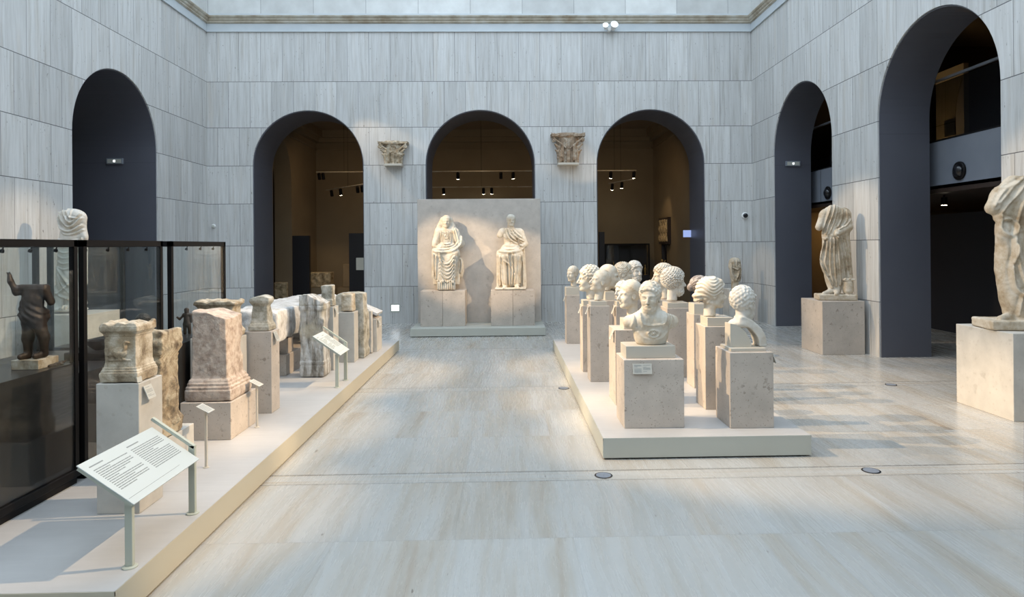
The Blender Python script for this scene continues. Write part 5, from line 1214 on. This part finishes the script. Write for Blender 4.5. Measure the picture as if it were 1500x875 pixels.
blobby('gilded_statuette', 'golden standing statuette on its own beside the narrow case', 'statuette', M_gold, (q.x, 19.6, q.z),
       [((0, 0, .0), (0, 0, .10), .05, .03), ((0, 0, .10), (0, 0, .28), .05, .04), ((0, 0, .36), (0, 0, .38), .035), ((.04, 0, .26), (.10, 0, .38), .02, .015), ((-.04, 0, .26), (-.06, 0, .14), .02, .015)], .012, .02)
b = MB(); b.box((q.x-.12, 19.48, .0005), (q.x+.12, 19.72, q.z-.052)); tag(b.build('plinth', M_tan), 'tan plinth under the golden statuette', 'plinth')
r_ = empty('wall_relief', (HX1, 20.3, fz(339, 20.3, 975)), 0, 'framed tan relief panel hanging on the far hall side wall', 'relief')
b = MB(); b.box((-.10, -.60, -.40), (-.001, .60, .42)); b.build('frame', M_wood, r_)
P_, ax_ = grid((-.14, -.55, -.36), (-.02, .55, .38), .015); d_ = bx(P_, (-.095, 0, .01), (.02, .52, .34), .01)-.012*curls((0*P_[0], P_[1], P_[2]), 20, 3)
skin(d_, ax_, 'carved_panel', M_relief, r_)
q = at(1007, 342.5, 16.0); q0 = at(1001, 342, 16.0); q1 = at(1013, 342, 16.0)
r_ = empty('wall_screen', (4.54, 16.0, q.z), 0, 'small pale-blue lit sign projecting inside the archway behind the heads', 'sign')
b = MB(); b.box((q0.x-4.54, 0, -.085), (q1.x-4.54, .02, .085)); b.build('face', M_screen, r_)
b = MB(); b.box((q1.x-4.54, .004, -.012), (.005, .018, .012)); b.build('bracket', M_halld, r_)
q = at(899, 432, 17.5)
blobby('terracotta_bust', 'brown terracotta vessel-like bust standing in the hall between the heads', 'vessel', M_tan, (q.x, 17.5, q.z),
       [((0, 0, .02), (0, 0, .10), .13, .10), ((0, 0, .15), (0, 0, .28), .10, .12), ((0, 0, .34), (0, 0, .44), .07, .05), ((0, 0, .50), (0, 0, .54), .07, .08), ((0, 0, .60), (0, 0, .64), .06, .065)], .02, .04)
b = MB(); b.box((q.x-.14, 17.36, .0005), (q.x+.14, 17.64, q.z-.135)); tag(b.build('plinth', M_tan), 'plinth under the brown terracotta vessel', 'plinth')
# track lights in the hall
def track(x0, y0, x1, y1, z, heads, label):
    r = empty('track_light', ((x0+x1)/2, (y0+y1)/2, z), 0, label, 'track light'); cx, cy = (x0+x1)/2, (y0+y1)/2
    b = MB(); b.rod((x0-cx, y0-cy, 0), (x1-cx, y1-cy, 0), .018, 6); b.build('rail', M_mould, r)
    b = MB(); b.rod((0, 0, 0), (0, 0, 5.58-z), .004, 6); b.build('suspension_cable', M_black, r)
    for t, lit in heads:
        hx, hy = x0+(x1-x0)*t-cx, y0+(y1-y0)*t-cy
        Mx = Matrix.Translation((hx, hy, -.03)) @ Matrix.Rotation(math.radians(25), 4, 'X')
        b = MB(); b.lathe([(.05, -.20), (.05, -.02), (.03, 0)], 14, 0, Mx); h = b.build('lamp_head', M_black, r, auto=True)
        if lit: b = MB(); b.lathe([(.044, -.206), (.044, -.2005)], 14, 0, Mx); b.build('lit_lens', M_glow, h)
def ptrack(xa, ya, Ya, xb, yb, Yb, heads, label):
    a, b_ = at(xa, ya, Ya), at(xb, yb, Yb); z = (a.z+b_.z)/2; track(a.x, Ya, b_.x, Yb, z, heads, label)
ptrack(463, 252, 20.0, 545, 252, 20.0, ((.05, 0), (.12, 0)), 'cross rail with dark spotlights in the first archway')
ptrack(478, 266, 21.2, 545, 282, 18.9, ((.12, 0), (.33, 1), (.7, 0), (.8, 0)), 'slanting rail with one lit spotlight in the first archway')
ptrack(868, 250, 19.6, 932, 250, 19.6, ((.42, 1), (.95, 1)), 'cross rail with lit spotlights in the archway behind the heads')
ptrack(928, 257, 19.8, 892, 274, 21.2, ((.45, 1), (.85, 1)), 'slanting rail with two lit spotlights behind the heads')
ptrack(630, 251, 19.6, 780, 251, 19.6, ((.27, 1), (.69, 0), (.81, 1)), 'rail with lit spotlights seen through the middle archway')
ptrack(630, 274, 21.2, 780, 274, 21.2, ((.13, 1), (.52, 1), (.60, 1)), 'lower farther rail with lit spotlights in the middle archway')
# gallery soffit lamps
for i, (y, x) in enumerate(((11.1, 7.0), (10.3, 7.0))):
    r_ = empty('ceiling_spotlight', (x, y, 2.4995), 0, ('small dark spotlight under the gallery, nearer the arch jamb', 'small lit spotlight under the gallery in the nearer archway')[i], 'spotlight')
    b = MB(); b.lathe([(.045, -.16), (.045, -.04), (.015, -.03), (.015, 0)], 14); b.build('lamp_head', M_black, r_, auto=True)
    if i: b = MB(); b.lathe([(.038, -.166), (.038, -.1605)], 14); b.build('lit_lens', M_glow, r_)
